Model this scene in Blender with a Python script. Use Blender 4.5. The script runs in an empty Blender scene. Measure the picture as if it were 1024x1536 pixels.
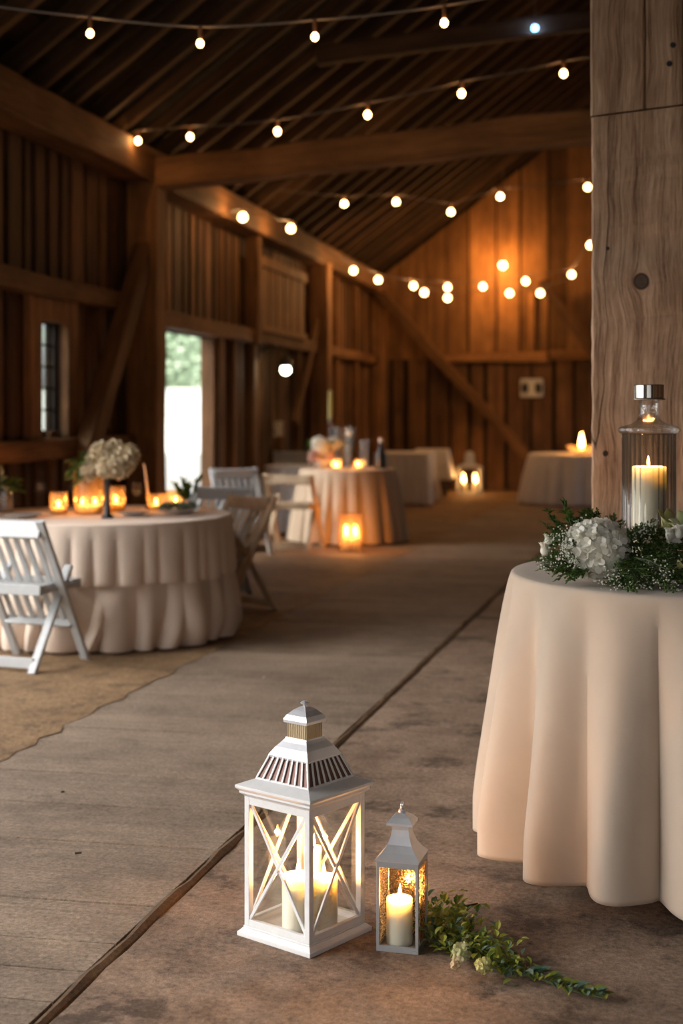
import bpy, math, random
from mathutils import Vector, Matrix
random.seed(7)
R = math.radians
PI = math.pi
sc = bpy.context.scene
col = sc.collection
FPX = 2133.33
YAW = R(11.1)
F = Vector((-math.sin(YAW), math.cos(YAW), 0)); RT = Vector((math.cos(YAW), math.sin(YAW), 0))
CZ = 1.4

def at(px, d, z=0.0):
    """measured picture column + distance -> world point"""
    p = F * d + RT * ((px - 512) / FPX * d)
    return Vector((p.x, p.y, z))
def zat(py, d): return CZ - (py - 610) / FPX * d
def pt(px, py, d): return at(px, d, zat(py, d))
def pty(px, py, y):
    t = (px - 512) / FPX
    return pt(px, py, y / (F.y + t * RT.y))
def dfl(z, py): return FPX * (CZ - z) / (py - 610)

# ------------------------------------------------------------------ materials
def nodes(name):
    m = bpy.data.materials.new(name); m.use_nodes = True
    nt = m.node_tree; nt.nodes.clear()
    out = nt.nodes.new('ShaderNodeOutputMaterial')
    return m, nt, out
def N(nt, t, **kw):
    n = nt.nodes.new(t)
    for k, v in kw.items():
        if k.startswith('i_'):
            key = k[2:]
            key = int(key) if key.isdigit() else key.replace('_', ' ')
            n.inputs[key].default_value = v
        else: setattr(n, k, v)
    return n
def L(nt, a, b): nt.links.new(a, b)
def ramp(nt, fac, stops):
    r = N(nt, 'ShaderNodeValToRGB')
    e = r.color_ramp.elements
    while len(e) < len(stops): e.new(0.5)
    for el, (p, c) in zip(e, stops):
        el.position = p; el.color = (*c, 1) if len(c) == 3 else c
    L(nt, fac, r.inputs['Fac']); return r
def c4(c): return (*c, 1)
def math_(nt, op, a, b=None, c=None):
    n = N(nt, 'ShaderNodeMath', operation=op)
    for i, v in enumerate((a, b, c)):
        if v is None: continue
        if isinstance(v, (int, float)): n.inputs[i].default_value = v
        else: L(nt, v, n.inputs[i])
    return n.outputs[0]
def mixc(nt, fac, a, b, mode='MIX'):
    n = N(nt, 'ShaderNodeMix', data_type='RGBA', blend_type=mode)
    for k, v in ((0, fac), (6, a), (7, b)):
        if isinstance(v, (int, float)): n.inputs[k].default_value = v
        elif isinstance(v, tuple): n.inputs[k].default_value = c4(v)
        else: L(nt, v, n.inputs[k])
    return n.outputs[2]
def simple(name, c, rough=0.6, metal=0.0, **kw):
    m, nt, out = nodes(name)
    b = N(nt, 'ShaderNodeBsdfPrincipled')
    b.inputs['Base Color'].default_value = c4(c)
    b.inputs['Roughness'].default_value = rough
    b.inputs['Metallic'].default_value = metal
    for k, v in kw.items(): b.inputs[k.replace('_', ' ')].default_value = v
    L(nt, b.outputs[0], out.inputs[0])
    m['b'] = 1
    # slight procedural unevenness
    tc = N(nt, 'ShaderNodeTexCoord'); no = N(nt, 'ShaderNodeTexNoise', i_Scale=35.0, i_Detail=4.0)
    L(nt, tc.outputs['Object'], no.inputs['Vector'])
    rr = ramp(nt, no.outputs['Fac'], [(0.3, tuple(x * 0.95 for x in c)), (0.7, tuple(min(1, x * 1.03) for x in c))])
    L(nt, rr.outputs[0], b.inputs['Base Color'])
    return m

def wood(name, dark, light, axis=2, rough=0.75, scale=9.0, rnd=False, bump=0.35, gv=0.5):
    m, nt, out = nodes(name)
    tc = N(nt, 'ShaderNodeTexCoord'); oi = N(nt, 'ShaderNodeObjectInfo')
    off = N(nt, 'ShaderNodeVectorMath', operation='SCALE'); off.inputs[0].default_value = (13.1, 7.7, 5.3)
    if rnd:
        at_ = N(nt, 'ShaderNodeAttribute', attribute_name='rnd'); seed = at_.outputs['Fac']
    else: seed = oi.outputs['Random']
    L(nt, math_(nt, 'MULTIPLY', seed, 10.0), off.inputs['Scale'])
    add = N(nt, 'ShaderNodeVectorMath', operation='ADD')
    L(nt, tc.outputs['Object'], add.inputs[0]); L(nt, off.outputs[0], add.inputs[1])
    mp = N(nt, 'ShaderNodeMapping'); s = [1, 1, 1]; s[axis] = 0.06; mp.inputs['Scale'].default_value = s
    L(nt, add.outputs[0], mp.inputs['Vector'])
    n1 = N(nt, 'ShaderNodeTexNoise', i_Scale=scale, i_Detail=6.0, i_Roughness=0.65, i_Distortion=0.4)
    n2 = N(nt, 'ShaderNodeTexNoise', i_Scale=scale * 7, i_Detail=5.0, i_Roughness=0.7)
    n3 = N(nt, 'ShaderNodeTexNoise', i_Scale=1.7, i_Detail=3.0)
    L(nt, mp.outputs[0], n1.inputs['Vector']); L(nt, mp.outputs[0], n2.inputs['Vector']); L(nt, add.outputs[0], n3.inputs['Vector'])
    f = math_(nt, 'ADD', math_(nt, 'MULTIPLY', n1.outputs['Fac'], 0.6), math_(nt, 'MULTIPLY', n2.outputs['Fac'], 0.4))
    r = ramp(nt, f, [(0.34, dark), (0.66, light)])
    g = ramp(nt, n3.outputs['Fac'], [(0.3, (0.62, 0.6, 0.6)), (0.7, (1.15, 1.12, 1.05))])
    c = mixc(nt, 1.0, r.outputs[0], g.outputs[0], 'MULTIPLY')
    v = math_(nt, 'ADD', math_(nt, 'MULTIPLY', seed, gv * 1.6), 1 - gv * 0.8)
    cc = N(nt, 'ShaderNodeCombineColor'); [L(nt, v, cc.inputs[i]) for i in range(3)]
    c = mixc(nt, 1.0, c, cc.outputs[0], 'MULTIPLY')
    b = N(nt, 'ShaderNodeBsdfPrincipled', i_Roughness=rough); b.inputs['Specular IOR Level'].default_value = 0.25
    L(nt, c, b.inputs['Base Color'])
    bp = N(nt, 'ShaderNodeBump', i_Strength=bump, i_Distance=0.01); L(nt, f, bp.inputs['Height']); L(nt, bp.outputs[0], b.inputs['Normal'])
    L(nt, b.outputs[0], out.inputs[0]); return m

M = {}
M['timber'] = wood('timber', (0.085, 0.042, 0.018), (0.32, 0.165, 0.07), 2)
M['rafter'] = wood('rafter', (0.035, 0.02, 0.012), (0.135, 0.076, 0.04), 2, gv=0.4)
M['plank_z'] = wood('plank_z', (0.045, 0.023, 0.012), (0.24, 0.125, 0.058), 2, rnd=True, gv=0.8)
M['gable'] = wood('gable', (0.09, 0.045, 0.02), (0.31, 0.165, 0.07), 2, rnd=True, gv=0.7)  # lighter than the lower boards: lamplight on them put into the colour
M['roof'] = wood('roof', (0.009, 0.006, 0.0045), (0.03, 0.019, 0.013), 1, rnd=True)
M['dark_plank'] = wood('dark_plank', (0.012, 0.008, 0.006), (0.05, 0.03, 0.02), 2, rnd=True)  # backing boards darkened: shade of the wall gaps put into the colour
M['oak_pale'] = wood('oak_pale', (0.42, 0.30, 0.19), (0.68, 0.53, 0.36), 2, gv=0.1, rough=0.55)
M['oak'] = wood('oak', (0.24, 0.14, 0.075), (0.52, 0.36, 0.21), 2, gv=0.2, rough=0.55)
M['white_paint'] = simple('white_paint', (0.47, 0.48, 0.48), 0.45)
M['lantern_white'] = simple('lantern_white', (0.78, 0.77, 0.76), 0.35)
M['roof_metal'] = simple('roof_metal', (0.74, 0.75, 0.78), 0.3, 0.45)
M['grey_metal'] = simple('grey_metal', (0.50, 0.51, 0.53), 0.35, 0.5)
M['vent_gap'] = simple('vent_gap', (0.16, 0.075, 0.055), 0.45, 0.3)
M['gold_glass'] = simple('gold_glass', (0.78, 0.66, 0.46), 0.25, 0.6)
M['chrome'] = simple('chrome', (0.8, 0.78, 0.74), 0.07, 1.0)
M['cable'] = simple('cable', (0.13, 0.10, 0.08), 0.6)
M['socket'] = simple('socket', (0.35, 0.16, 0.07), 0.4, 0.4)
M['black'] = simple('black', (0.015, 0.015, 0.018), 0.35)
M['iron'] = simple('iron', (0.03, 0.03, 0.035), 0.45, 0.6)
M['ceramic'] = simple('ceramic', (0.55, 0.50, 0.45), 0.25)
M['wick'] = simple('wick', (0.03, 0.02, 0.015), 0.8)
M['stem'] = simple('stem', (0.09, 0.13, 0.045), 0.6)
M['twig'] = simple('twig', (0.06, 0.045, 0.03), 0.7)
M['box_white'] = simple('box_white', (0.62, 0.62, 0.60), 0.4)

def rndcol(name, a, b, rough=0.6, trans=0.0, sss=0.0):
    m, nt, out = nodes(name)
    at_ = N(nt, 'ShaderNodeAttribute', attribute_name='rnd')
    r = ramp(nt, at_.outputs['Fac'], [(0, a), (1, b)])
    p = N(nt, 'ShaderNodeBsdfPrincipled', i_Roughness=rough); L(nt, r.outputs[0], p.inputs['Base Color'])
    p.inputs['Specular IOR Level'].default_value = 0.3
    if trans:
        t = N(nt, 'ShaderNodeBsdfTranslucent'); L(nt, r.outputs[0], t.inputs[0])
        mx = N(nt, 'ShaderNodeMixShader', i_0=trans); L(nt, p.outputs[0], mx.inputs[1]); L(nt, t.outputs[0], mx.inputs[2])
        L(nt, mx.outputs[0], out.inputs[0])
    else: L(nt, p.outputs[0], out.inputs[0])
    return m
M['leaf_dark'] = rndcol('leaf_dark', (0.02, 0.06, 0.012), (0.15, 0.24, 0.05), 0.5, 0.25)
M['leaf_lime'] = rndcol('leaf_lime', (0.08, 0.14, 0.02), (0.42, 0.42, 0.07), 0.5, 0.3)
M['eucalyptus'] = rndcol('eucalyptus', (0.07, 0.14, 0.08), (0.22, 0.32, 0.24), 0.5, 0.2)
M['petal_white'] = rndcol('petal_white', (0.78, 0.75, 0.62), (0.97, 0.96, 0.90), 0.6, 0.3)
M['petal_cream'] = rndcol('petal_cream', (0.55, 0.42, 0.24), (0.82, 0.70, 0.50), 0.6, 0.3)
M['petal_yellow'] = rndcol('petal_yellow', (0.55, 0.52, 0.18), (0.82, 0.78, 0.42), 0.6, 0.3)
M['petal_green'] = rndcol('petal_green', (0.45, 0.48, 0.22), (0.85, 0.82, 0.58), 0.6, 0.3)
M['petal_pink'] = rndcol('petal_pink', (0.55, 0.28, 0.2), (0.8, 0.62, 0.55), 0.6, 0.3)
M['tree'] = rndcol('tree', (0.32, 0.42, 0.28), (0.60, 0.70, 0.55), 0.8, 0.3)  # paled, greyed greens: outdoor haze and glare put into the colour

def cloth_mat(name, c, trans=0.25):
    m, nt, out = nodes(name)
    tc = N(nt, 'ShaderNodeTexCoord')
    n = N(nt, 'ShaderNodeTexNoise', i_Scale=7.0, i_Detail=4.0); L(nt, tc.outputs['Object'], n.inputs['Vector'])
    w = N(nt, 'ShaderNodeTexNoise', i_Scale=600.0, i_Detail=1.0); L(nt, tc.outputs['Object'], w.inputs['Vector'])
    r = ramp(nt, n.outputs['Fac'], [(0.3, tuple(x * 0.93 for x in c)), (0.7, c)])
    p = N(nt, 'ShaderNodeBsdfPrincipled', i_Roughness=0.75)
    p.inputs['Specular IOR Level'].default_value = 0.2; p.inputs['Sheen Weight'].default_value = 0.15
    L(nt, r.outputs[0], p.inputs['Base Color'])
    b1 = N(nt, 'ShaderNodeBump', i_Strength=0.15, i_Distance=0.002); L(nt, w.outputs['Fac'], b1.inputs['Height'])
    b2 = N(nt, 'ShaderNodeBump', i_Strength=0.3, i_Distance=0.02); L(nt, n.outputs['Fac'], b2.inputs['Height']); L(nt, b1.outputs[0], b2.inputs['Normal'])
    L(nt, b2.outputs[0], p.inputs['Normal'])
    t = N(nt, 'ShaderNodeBsdfTranslucent'); L(nt, r.outputs[0], t.inputs[0])
    mx = N(nt, 'ShaderNodeMixShader', i_0=trans); L(nt, p.outputs[0], mx.inputs[1]); L(nt, t.outputs[0], mx.inputs[2])
    L(nt, mx.outputs[0], out.inputs[0]); return m
M['linen'] = cloth_mat('linen', (0.62, 0.50, 0.39), .18)
M['linen_blush'] = cloth_mat('linen_blush', (0.86, 0.70, 0.57), .15)
M['linen_beige'] = cloth_mat('linen_beige', (0.62, 0.49, 0.35))
M['linen_white'] = cloth_mat('linen_white', (0.88, 0.86, 0.86))

def emit(name, c, s, seethrough=True):
    m, nt, out = nodes(name)
    e = N(nt, 'ShaderNodeEmission', i_Color=c4(c), i_Strength=s)
    if seethrough:
        t = N(nt, 'ShaderNodeBsdfTransparent'); a = N(nt, 'ShaderNodeAddShader')
        L(nt, e.outputs[0], a.inputs[0]); L(nt, t.outputs[0], a.inputs[1]); L(nt, a.outputs[0], out.inputs[0])
    else: L(nt, e.outputs[0], out.inputs[0])
    m.cycles.emission_sampling = 'NONE'
    return m
M['bulb'] = emit('bulb', (1.0, 0.64, 0.27), 8.0)
M['bulb_white'] = emit('bulb_white', (0.92, 1.0, 0.80), 6.0)
M['blue_spot'] = emit('blue_spot', (0.12, 0.38, 1.0), 9.0)
M['flame'] = emit('flame', (1.0, 0.50, 0.13), 22.0)

def glass_mat(name, tint=(1, 1, 1), gl=0.1, rough=0.03, bump=0.0, body=0.0, bodycol=(1, .5, .2), refl=0.5):
    m, nt, out = nodes(name)
    t = N(nt, 'ShaderNodeBsdfTransparent', i_Color=c4(tint)); g = N(nt, 'ShaderNodeBsdfGlossy', i_Roughness=rough)
    lw = N(nt, 'ShaderNodeLayerWeight', i_Blend=0.25)
    fac = math_(nt, 'MULTIPLY_ADD', lw.outputs['Fresnel'], refl, gl)
    mx = N(nt, 'ShaderNodeMixShader'); L(nt, fac, mx.inputs[0]); L(nt, t.outputs[0], mx.inputs[1]); L(nt, g.outputs[0], mx.inputs[2])
    if bump:
        tc = N(nt, 'ShaderNodeTexCoord'); n = N(nt, 'ShaderNodeTexNoise', i_Scale=70.0, i_Detail=3.0); L(nt, tc.outputs['Object'], n.inputs['Vector'])
        b = N(nt, 'ShaderNodeBump', i_Strength=bump, i_Distance=0.01); L(nt, n.outputs['Fac'], b.inputs['Height']); L(nt, b.outputs[0], g.inputs['Normal'])
    last = mx.outputs[0]
    if body:
        tr = N(nt, 'ShaderNodeBsdfTranslucent', i_Color=c4(bodycol)); m2 = N(nt, 'ShaderNodeMixShader', i_0=body)
        L(nt, last, m2.inputs[1]); L(nt, tr.outputs[0], m2.inputs[2]); last = m2.outputs[0]
    L(nt, last, out.inputs[0]); return m
M['glass'] = glass_mat('glass', (0.98, 0.98, 0.97), 0.015, refl=0.18)
M['fluted_glass'] = glass_mat('fluted_glass', (0.95, 0.94, 0.92), 0.04, 0.06, refl=0.6)
M['thick_glass'] = glass_mat('thick_glass', (0.93, 0.92, 0.90), 0.12, 0.05, 0.6)
M['amber'] = glass_mat('amber', (1.0, 0.86, 0.66), 0.06, 0.1, 0.3, 0.08, (1.0, 0.72, 0.45))
M['pane'] = glass_mat('pane', (0.9, 0.95, 0.95), 0.05)
def mercury():
    m, nt, out = nodes('mercury_glass')
    tc = N(nt, 'ShaderNodeTexCoord')
    n = N(nt, 'ShaderNodeTexNoise', i_Scale=120.0, i_Detail=3.0, i_Roughness=0.8); L(nt, tc.outputs['Object'], n.inputs['Vector'])
    v = N(nt, 'ShaderNodeTexNoise', i_Scale=210.0, i_Detail=1.0); L(nt, tc.outputs['Object'], v.inputs['Vector'])
    vr = ramp(nt, v.outputs['Fac'], [(.48, (0, 0, 0)), (.56, (1, 1, 1))])
    f = math_(nt, 'LESS_THAN', n.outputs['Fac'], 0.60)
    t = N(nt, 'ShaderNodeBsdfTransparent'); g = N(nt, 'ShaderNodeBsdfGlossy', i_Roughness=0.2, i_Color=(0.30, 0.20, 0.10, 1))
    tr = N(nt, 'ShaderNodeBsdfTranslucent', i_Color=(1.0, 0.80, 0.5, 1))
    a = N(nt, 'ShaderNodeMixShader'); L(nt, vr.outputs[0], a.inputs[0]); L(nt, tr.outputs[0], a.inputs[1]); L(nt, g.outputs[0], a.inputs[2])
    mx = N(nt, 'ShaderNodeMixShader'); L(nt, f, mx.inputs[0]); L(nt, t.outputs[0], mx.inputs[1]); L(nt, a.outputs[0], mx.inputs[2])
    L(nt, mx.outputs[0], out.inputs[0]); return m
M['mercury'] = mercury()
def wax(name, c):
    m, nt, out = nodes(name)
    p = N(nt, 'ShaderNodeBsdfPrincipled', i_Roughness=0.45); p.inputs['Base Color'].default_value = c4(c)
    p.inputs['Subsurface Weight'].default_value = 0.45
    p.inputs['Subsurface Radius'].default_value = (1.0, 0.95, 0.9); p.inputs['Subsurface Scale'].default_value = 0.028
    L(nt, p.outputs[0], out.inputs[0]); return m
M['wax'] = wax('wax', (0.97, 0.88, 0.70))

def ground(name, a, b, stain, sc_=1.2, fine=60.0, warm=None, seam=False, bumpd=0.01, stain_amt=0.55):
    m, nt, out = nodes(name)
    tc = N(nt, 'ShaderNodeTexCoord')
    def noi(s, d=5.0, r=0.6, src=tc.outputs['Object']):
        n = N(nt, 'ShaderNodeTexNoise', i_Scale=s, i_Detail=d, i_Roughness=r); L(nt, src, n.inputs['Vector']); return n.outputs['Fac']
    big = noi(sc_); mid = noi(sc_ * 6, 6.0, 0.7); fi = noi(fine, 4.0, 0.7); sp = noi(fine * 5, 2.0)
    r = ramp(nt, math_(nt, 'ADD', math_(nt, 'MULTIPLY', big, 0.5), math_(nt, 'MULTIPLY', mid, 0.5)), [(0.36, a), (0.64, b)])
    st = ramp(nt, noi(sc_ * 2.3, 8.0, 0.72), [(0.38, (1, 1, 1)), (0.47, (0, 0, 0))])
    c = mixc(nt, math_(nt, 'MULTIPLY', st.outputs[0], stain_amt), r.outputs[0], stain)
    g = ramp(nt, math_(nt, 'ADD', math_(nt, 'MULTIPLY', fi, 0.6), math_(nt, 'MULTIPLY', sp, 0.4)), [(0.34, (0.45, 0.44, 0.43)), (0.66, (1.5, 1.47, 1.43))])
    c = mixc(nt, 1.0, c, g.outputs[0], 'MULTIPLY')
    hgt = math_(nt, 'ADD', math_(nt, 'MULTIPLY', fi, 0.5), mid)
    if seam:
        at_ = N(nt, 'ShaderNodeAttribute', attribute_name='rnd')
        v = math_(nt, 'MULTIPLY_ADD', at_.outputs['Fac'], 0.22, 0.88)
        cc = N(nt, 'ShaderNodeCombineColor'); [L(nt, v, cc.inputs[i]) for i in range(3)]
        c = mixc(nt, 1.0, c, cc.outputs[0], 'MULTIPLY')
        mp = N(nt, 'ShaderNodeMapping'); mp.inputs['Scale'].default_value = (0.05, 1, 1); L(nt, tc.outputs['Object'], mp.inputs[0])
        gr = noi(40.0, 5.0, 0.7, mp.outputs[0])
        g2 = ramp(nt, gr, [(0.32, (0.80, 0.80, 0.80)), (0.55, (1.04, 1.04, 1.04))])
        c = mixc(nt, 1.0, c, g2.outputs[0], 'MULTIPLY'); hgt = math_(nt, 'ADD', hgt, gr)
    p = N(nt, 'ShaderNodeBsdfPrincipled', i_Roughness=0.8); p.inputs['Specular IOR Level'].default_value = 0.3
    L(nt, c, p.inputs['Base Color'])
    b = N(nt, 'ShaderNodeBump', i_Strength=0.5, i_Distance=bumpd); L(nt, hgt, b.inputs['Height']); L(nt, b.outputs[0], p.inputs['Normal'])
    L(nt, p.outputs[0], out.inputs[0]); return m
M['concrete'] = ground('concrete', (0.15, 0.10, 0.068), (0.36, 0.255, 0.185), (0.045, 0.032, 0.024), 1.3, 55.0, stain_amt=.75)
M['walk'] = ground('walk', (0.18, 0.132, 0.095), (0.30, 0.228, 0.168), (0.085, 0.065, 0.048), 1.0, 70.0, seam=True, bumpd=0.005, stain_amt=0.35)
M['dirt'] = ground('dirt', (0.16, 0.095, 0.048), (0.33, 0.21, 0.11), (0.08, 0.05, 0.03), 2.0, 45.0, bumpd=0.03)
M['grout'] = ground('grout', (0.07, 0.038, 0.018), (0.14, 0.08, 0.038), (0.05, 0.03, 0.02), 6.0, 90.0)
M['gravel'] = ground('gravel', (0.27, 0.27, 0.25), (0.33, 0.33, 0.31), (0.24, 0.24, 0.22), 1.0, 30.0)
M['stucco'] = ground('stucco', (0.72, 0.72, 0.68), (0.8, 0.8, 0.77), (0.6, 0.6, 0.57), 1.0, 30.0, stain_amt=0.1)

def post_mat():
    m, nt, out = nodes('post_wood')
    tc = N(nt, 'ShaderNodeTexCoord')
    sx = N(nt, 'ShaderNodeSeparateXYZ'); L(nt, tc.outputs['Object'], sx.inputs[0])
    X, Z = sx.outputs[0], sx.outputs[2]
    def knot(kx, kz, r):
        dx = math_(nt, 'SUBTRACT', X, kx); dz = math_(nt, 'MULTIPLY', math_(nt, 'SUBTRACT', Z, kz), 0.92)
        d = math_(nt, 'SQRT', math_(nt, 'ADD', math_(nt, 'MULTIPLY', dx, dx), math_(nt, 'MULTIPLY', dz, dz)))
        q = math_(nt, 'DIVIDE', d, r)
        push = math_(nt, 'DIVIDE', dx, math_(nt, 'MULTIPLY_ADD', math_(nt, 'MULTIPLY', q, q), 1.0, 0.6))
        return q, push
    q1, p1 = knot(0.012, 1.853, 0.034)
    q2, p2 = knot(-0.115, 1.23, 0.012)
    q3, p3 = knot(-0.107, 1.975, 0.008)
    xs = math_(nt, 'SUBTRACT', X, p1)
    wob = N(nt, 'ShaderNodeTexNoise', i_Scale=2.5, i_Detail=2.0); L(nt, tc.outputs['Object'], wob.inputs['Vector'])
    xs = math_(nt, 'ADD', xs, math_(nt, 'MULTIPLY', wob.outputs['Fac'], 0.08))
    cb = N(nt, 'ShaderNodeCombineXYZ'); L(nt, xs, cb.inputs[0]); L(nt, sx.outputs[1], cb.inputs[1]); L(nt, math_(nt, 'MULTIPLY', Z, 0.045), cb.inputs[2])
    def noi(s, d, r): n = N(nt, 'ShaderNodeTexNoise', i_Scale=s, i_Detail=d, i_Roughness=r); L(nt, cb.outputs[0], n.inputs['Vector']); return n.outputs['Fac']
    a = noi(22.0, 7.0, 0.7); b_ = noi(160.0, 4.0, 0.7); cr = noi(8.0, 2.0, 0.3)
    f = math_(nt, 'ADD', math_(nt, 'MULTIPLY', a, 0.6), math_(nt, 'MULTIPLY', b_, 0.4))
    r = ramp(nt, f, [(0.36, (0.13, 0.075, 0.045)), (0.48, (0.37, 0.24, 0.155)), (0.64, (0.62, 0.45, 0.32))])
    cd = math_(nt, 'ABSOLUTE', math_(nt, 'SUBTRACT', cr, 0.5))
    crk = ramp(nt, cd, [(0.0012, (0.16, 0.12, 0.10)), (0.004, (1, 1, 1))])
    big = N(nt, 'ShaderNodeTexNoise', i_Scale=3.5, i_Detail=5.0); L(nt, tc.outputs['Object'], big.inputs['Vector'])
    bg = ramp(nt, big.outputs['Fac'], [(0.3, (0.8, 0.78, 0.76)), (0.7, (1.15, 1.15, 1.15))])
    c = mixc(nt, 1.0, r.outputs[0], crk.outputs[0], 'MULTIPLY'); c = mixc(nt, 1.0, c, bg.outputs[0], 'MULTIPLY')
    for q, inner in ((q1, (0.085, 0.06, 0.045)), (q2, (0.03, 0.02, 0.015)), (q3, (0.03, 0.02, 0.015))):
        kr = ramp(nt, math_(nt, 'MULTIPLY', q, 0.5), [(0.36, (1, 1, 1)), (0.40, (0, 0, 0))])
        c = mixc(nt, kr.outputs[0], c, inner)
        ring = ramp(nt, math_(nt, 'ABSOLUTE', math_(nt, 'SUBTRACT', q, 0.76)), [(0.03, (0.3, 0.24, 0.2)), (0.16, (1, 1, 1))])
        c = mixc(nt, 1.0, c, ring.outputs[0], 'MULTIPLY')
    p = N(nt, 'ShaderNodeBsdfPrincipled', i_Roughness=0.75); p.inputs['Specular IOR Level'].default_value = 0.25
    L(nt, c, p.inputs['Base Color'])
    h = mixc(nt, 1.0, f, crk.outputs[0], 'MULTIPLY')
    bp = N(nt, 'ShaderNodeBump', i_Strength=0.6, i_Distance=0.012); L(nt, h, bp.inputs['Height']); L(nt, bp.outputs[0], p.inputs['Normal'])
    L(nt, p.outputs[0], out.inputs[0]); return m
M['post'] = post_mat()

# ------------------------------------------------------------------ mesh helpers
class MB:
    def __init__(s): s.v = []; s.f = []; s.r = []; s.rnd = 0.5
    def add(s, vs, fs, rnd=None):
        n = len(s.v); s.v += [tuple(v) for v in vs]; s.f += [tuple(i + n for i in f) for f in fs]
        s.r += [s.rnd if rnd is None else rnd] * len(vs); return s
    def box(s, x0, x1, y0, y1, z0, z1, rnd=None, za=None, zb=None):
        """za/zb: top heights at x0 and x1"""
        ta = z1 if za is None else za; tb = z1 if zb is None else zb
        return s.add([(x0, y0, z0), (x1, y0, z0), (x1, y1, z0), (x0, y1, z0), (x0, y0, ta), (x1, y0, tb), (x1, y1, tb), (x0, y1, ta)],
                     [(0, 3, 2, 1), (4, 5, 6, 7), (0, 1, 5, 4), (1, 2, 6, 5), (2, 3, 7, 6), (3, 0, 4, 7)], rnd)
    def bar(s, p, q, w, h, up=(0, 0, 1), c=0.0, rnd=None):
        p = Vector(p); q = Vector(q); z = (q - p).normalized(); u = Vector(up)
        x = u.cross(z)
        if x.length < 1e-4: x = Vector((1, 0, 0)).cross(z)
        x.normalize(); y = z.cross(x)
        if not c: sec = [(-w / 2, -h / 2), (w / 2, -h / 2), (w / 2, h / 2), (-w / 2, h / 2)]
        else: sec = [(-w/2+c, -h/2), (w/2-c, -h/2), (w/2, -h/2+c), (w/2, h/2-c), (w/2-c, h/2), (-w/2+c, h/2), (-w/2, h/2-c), (-w/2, -h/2+c)]
        k = len(sec)
        vs = [p + x * a + y * b for a, b in sec] + [q + x * a + y * b for a, b in sec]
        fs = [(i, (i + 1) % k, k + (i + 1) % k, k + i) for i in range(k)] + [tuple(range(k))[::-1], tuple(range(k, 2 * k))]
        return s.add(vs, fs, rnd)
    def tube(s, pts, rad, n=8, rnd=None, caps=True):
        pts = [Vector(p) for p in pts]; rads = rad if isinstance(rad, (list, tuple)) else [rad] * len(pts)
        vs = []; px = None
        for i, p in enumerate(pts):
            t = (pts[min(i + 1, len(pts) - 1)] - pts[max(i - 1, 0)]).normalized()
            if px is None:
                px = t.orthogonal().normalized()
            else:
                px = (px - t * px.dot(t)); px = px.normalized() if px.length > 1e-6 else t.orthogonal().normalized()
            py = t.cross(px)
            for k in range(n):
                a = 2 * PI * k / n; vs.append(p + (px * math.cos(a) + py * math.sin(a)) * rads[i])
        fs = [(i*n+k, i*n+(k+1) % n, (i+1)*n+(k+1) % n, (i+1)*n+k) for i in range(len(pts)-1) for k in range(n)]
        if caps: fs += [tuple(range(n))[::-1], tuple(range((len(pts)-1)*n, len(pts)*n))]
        return s.add(vs, fs, rnd)
    def lathe(s, prof, n=32, c=(0, 0, 0), rnd=None, rf=None):
        vs = []; m = len(prof)
        for r, z in prof:
            for k in range(n):
                a = 2 * PI * k / n; rr = r * (rf(a, z) if rf else 1)
                vs.append((c[0] + rr * math.cos(a), c[1] + rr * math.sin(a), c[2] + z))
        fs = [(i*n+k, i*n+(k+1) % n, (i+1)*n+(k+1) % n, (i+1)*n+k) for i in range(m-1) for k in range(n)]
        if prof[0][0] > 1e-6: fs.append(tuple(range(n))[::-1])
        if prof[-1][0] > 1e-6: fs.append(tuple(range((m-1)*n, m*n)))
        return s.add(vs, fs, rnd)
    def leaf(s, b, d, up, ln, w, rnd=None, cup=0.15):
        b = Vector(b); d = Vector(d).normalized(); u = Vector(up); x = d.cross(u)
        if x.length < 1e-4: x = d.orthogonal()
        x.normalize(); u = x.cross(d)
        P = lambda a, l, h: b + x * a * w + d * l * ln + u * h * ln
        vs = [P(0, 0, 0), P(-.36, .28, cup), P(0, .3, 0), P(.36, .28, cup), P(-.42, .62, cup * .8), P(0, .65, .02), P(.42, .62, cup * .8), P(0, 1, -.08)]
        return s.add(vs, [(0, 2, 1), (0, 3, 2), (1, 2, 5, 4), (2, 3, 6, 5), (4, 5, 7), (5, 6, 7)], random.random() if rnd is None else rnd)
    def ball(s, c, r, n=8, m=6, rnd=None, sq=(1, 1, 1)):
        pr = [(math.sin(PI * i / m), -math.cos(PI * i / m)) for i in range(m + 1)]
        vs = []; 
        for a, z in pr:
            for k in range(n):
                t = 2 * PI * k / n; vs.append((c[0] + r*sq[0]*a*math.cos(t), c[1] + r*sq[1]*a*math.sin(t), c[2] + r*sq[2]*z))
        return s.add(vs, [(i*n+k, i*n+(k+1) % n, (i+1)*n+(k+1) % n, (i+1)*n+k) for i in range(m) for k in range(n)], rnd)
    def build(s, name, mat, parent=None, smooth=False, bevel=0.0, solid=0.0, mtx=None, kind=None, loc=None):
        me = bpy.data.meshes.new(name); me.from_pydata(s.v, [], s.f); me.update()
        a = me.attributes.new('rnd', 'FLOAT', 'POINT'); a.data.foreach_set('value', s.r)
        me.materials.append(M[mat] if isinstance(mat, str) else mat)
        if smooth: me.shade_smooth(); me.set_sharp_from_angle(angle=R(32))
        o = bpy.data.objects.new(name, me); col.objects.link(o)
        if parent: o.parent = parent
        if mtx is not None: o.matrix_world = mtx
        if loc is not None: o.location = loc
        if kind: o['kind'] = kind
        if solid:
            q = o.modifiers.new('s', 'SOLIDIFY'); q.thickness = solid; q.offset = -1
        if bevel:
            q = o.modifiers.new('b', 'BEVEL'); q.width = bevel; q.segments = 2; q.limit_method = 'ANGLE'
        return o
def tag(o, label, cat, group=None):
    o['label'] = label; o['category'] = cat
    if group: o['group'] = group
    return o
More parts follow.
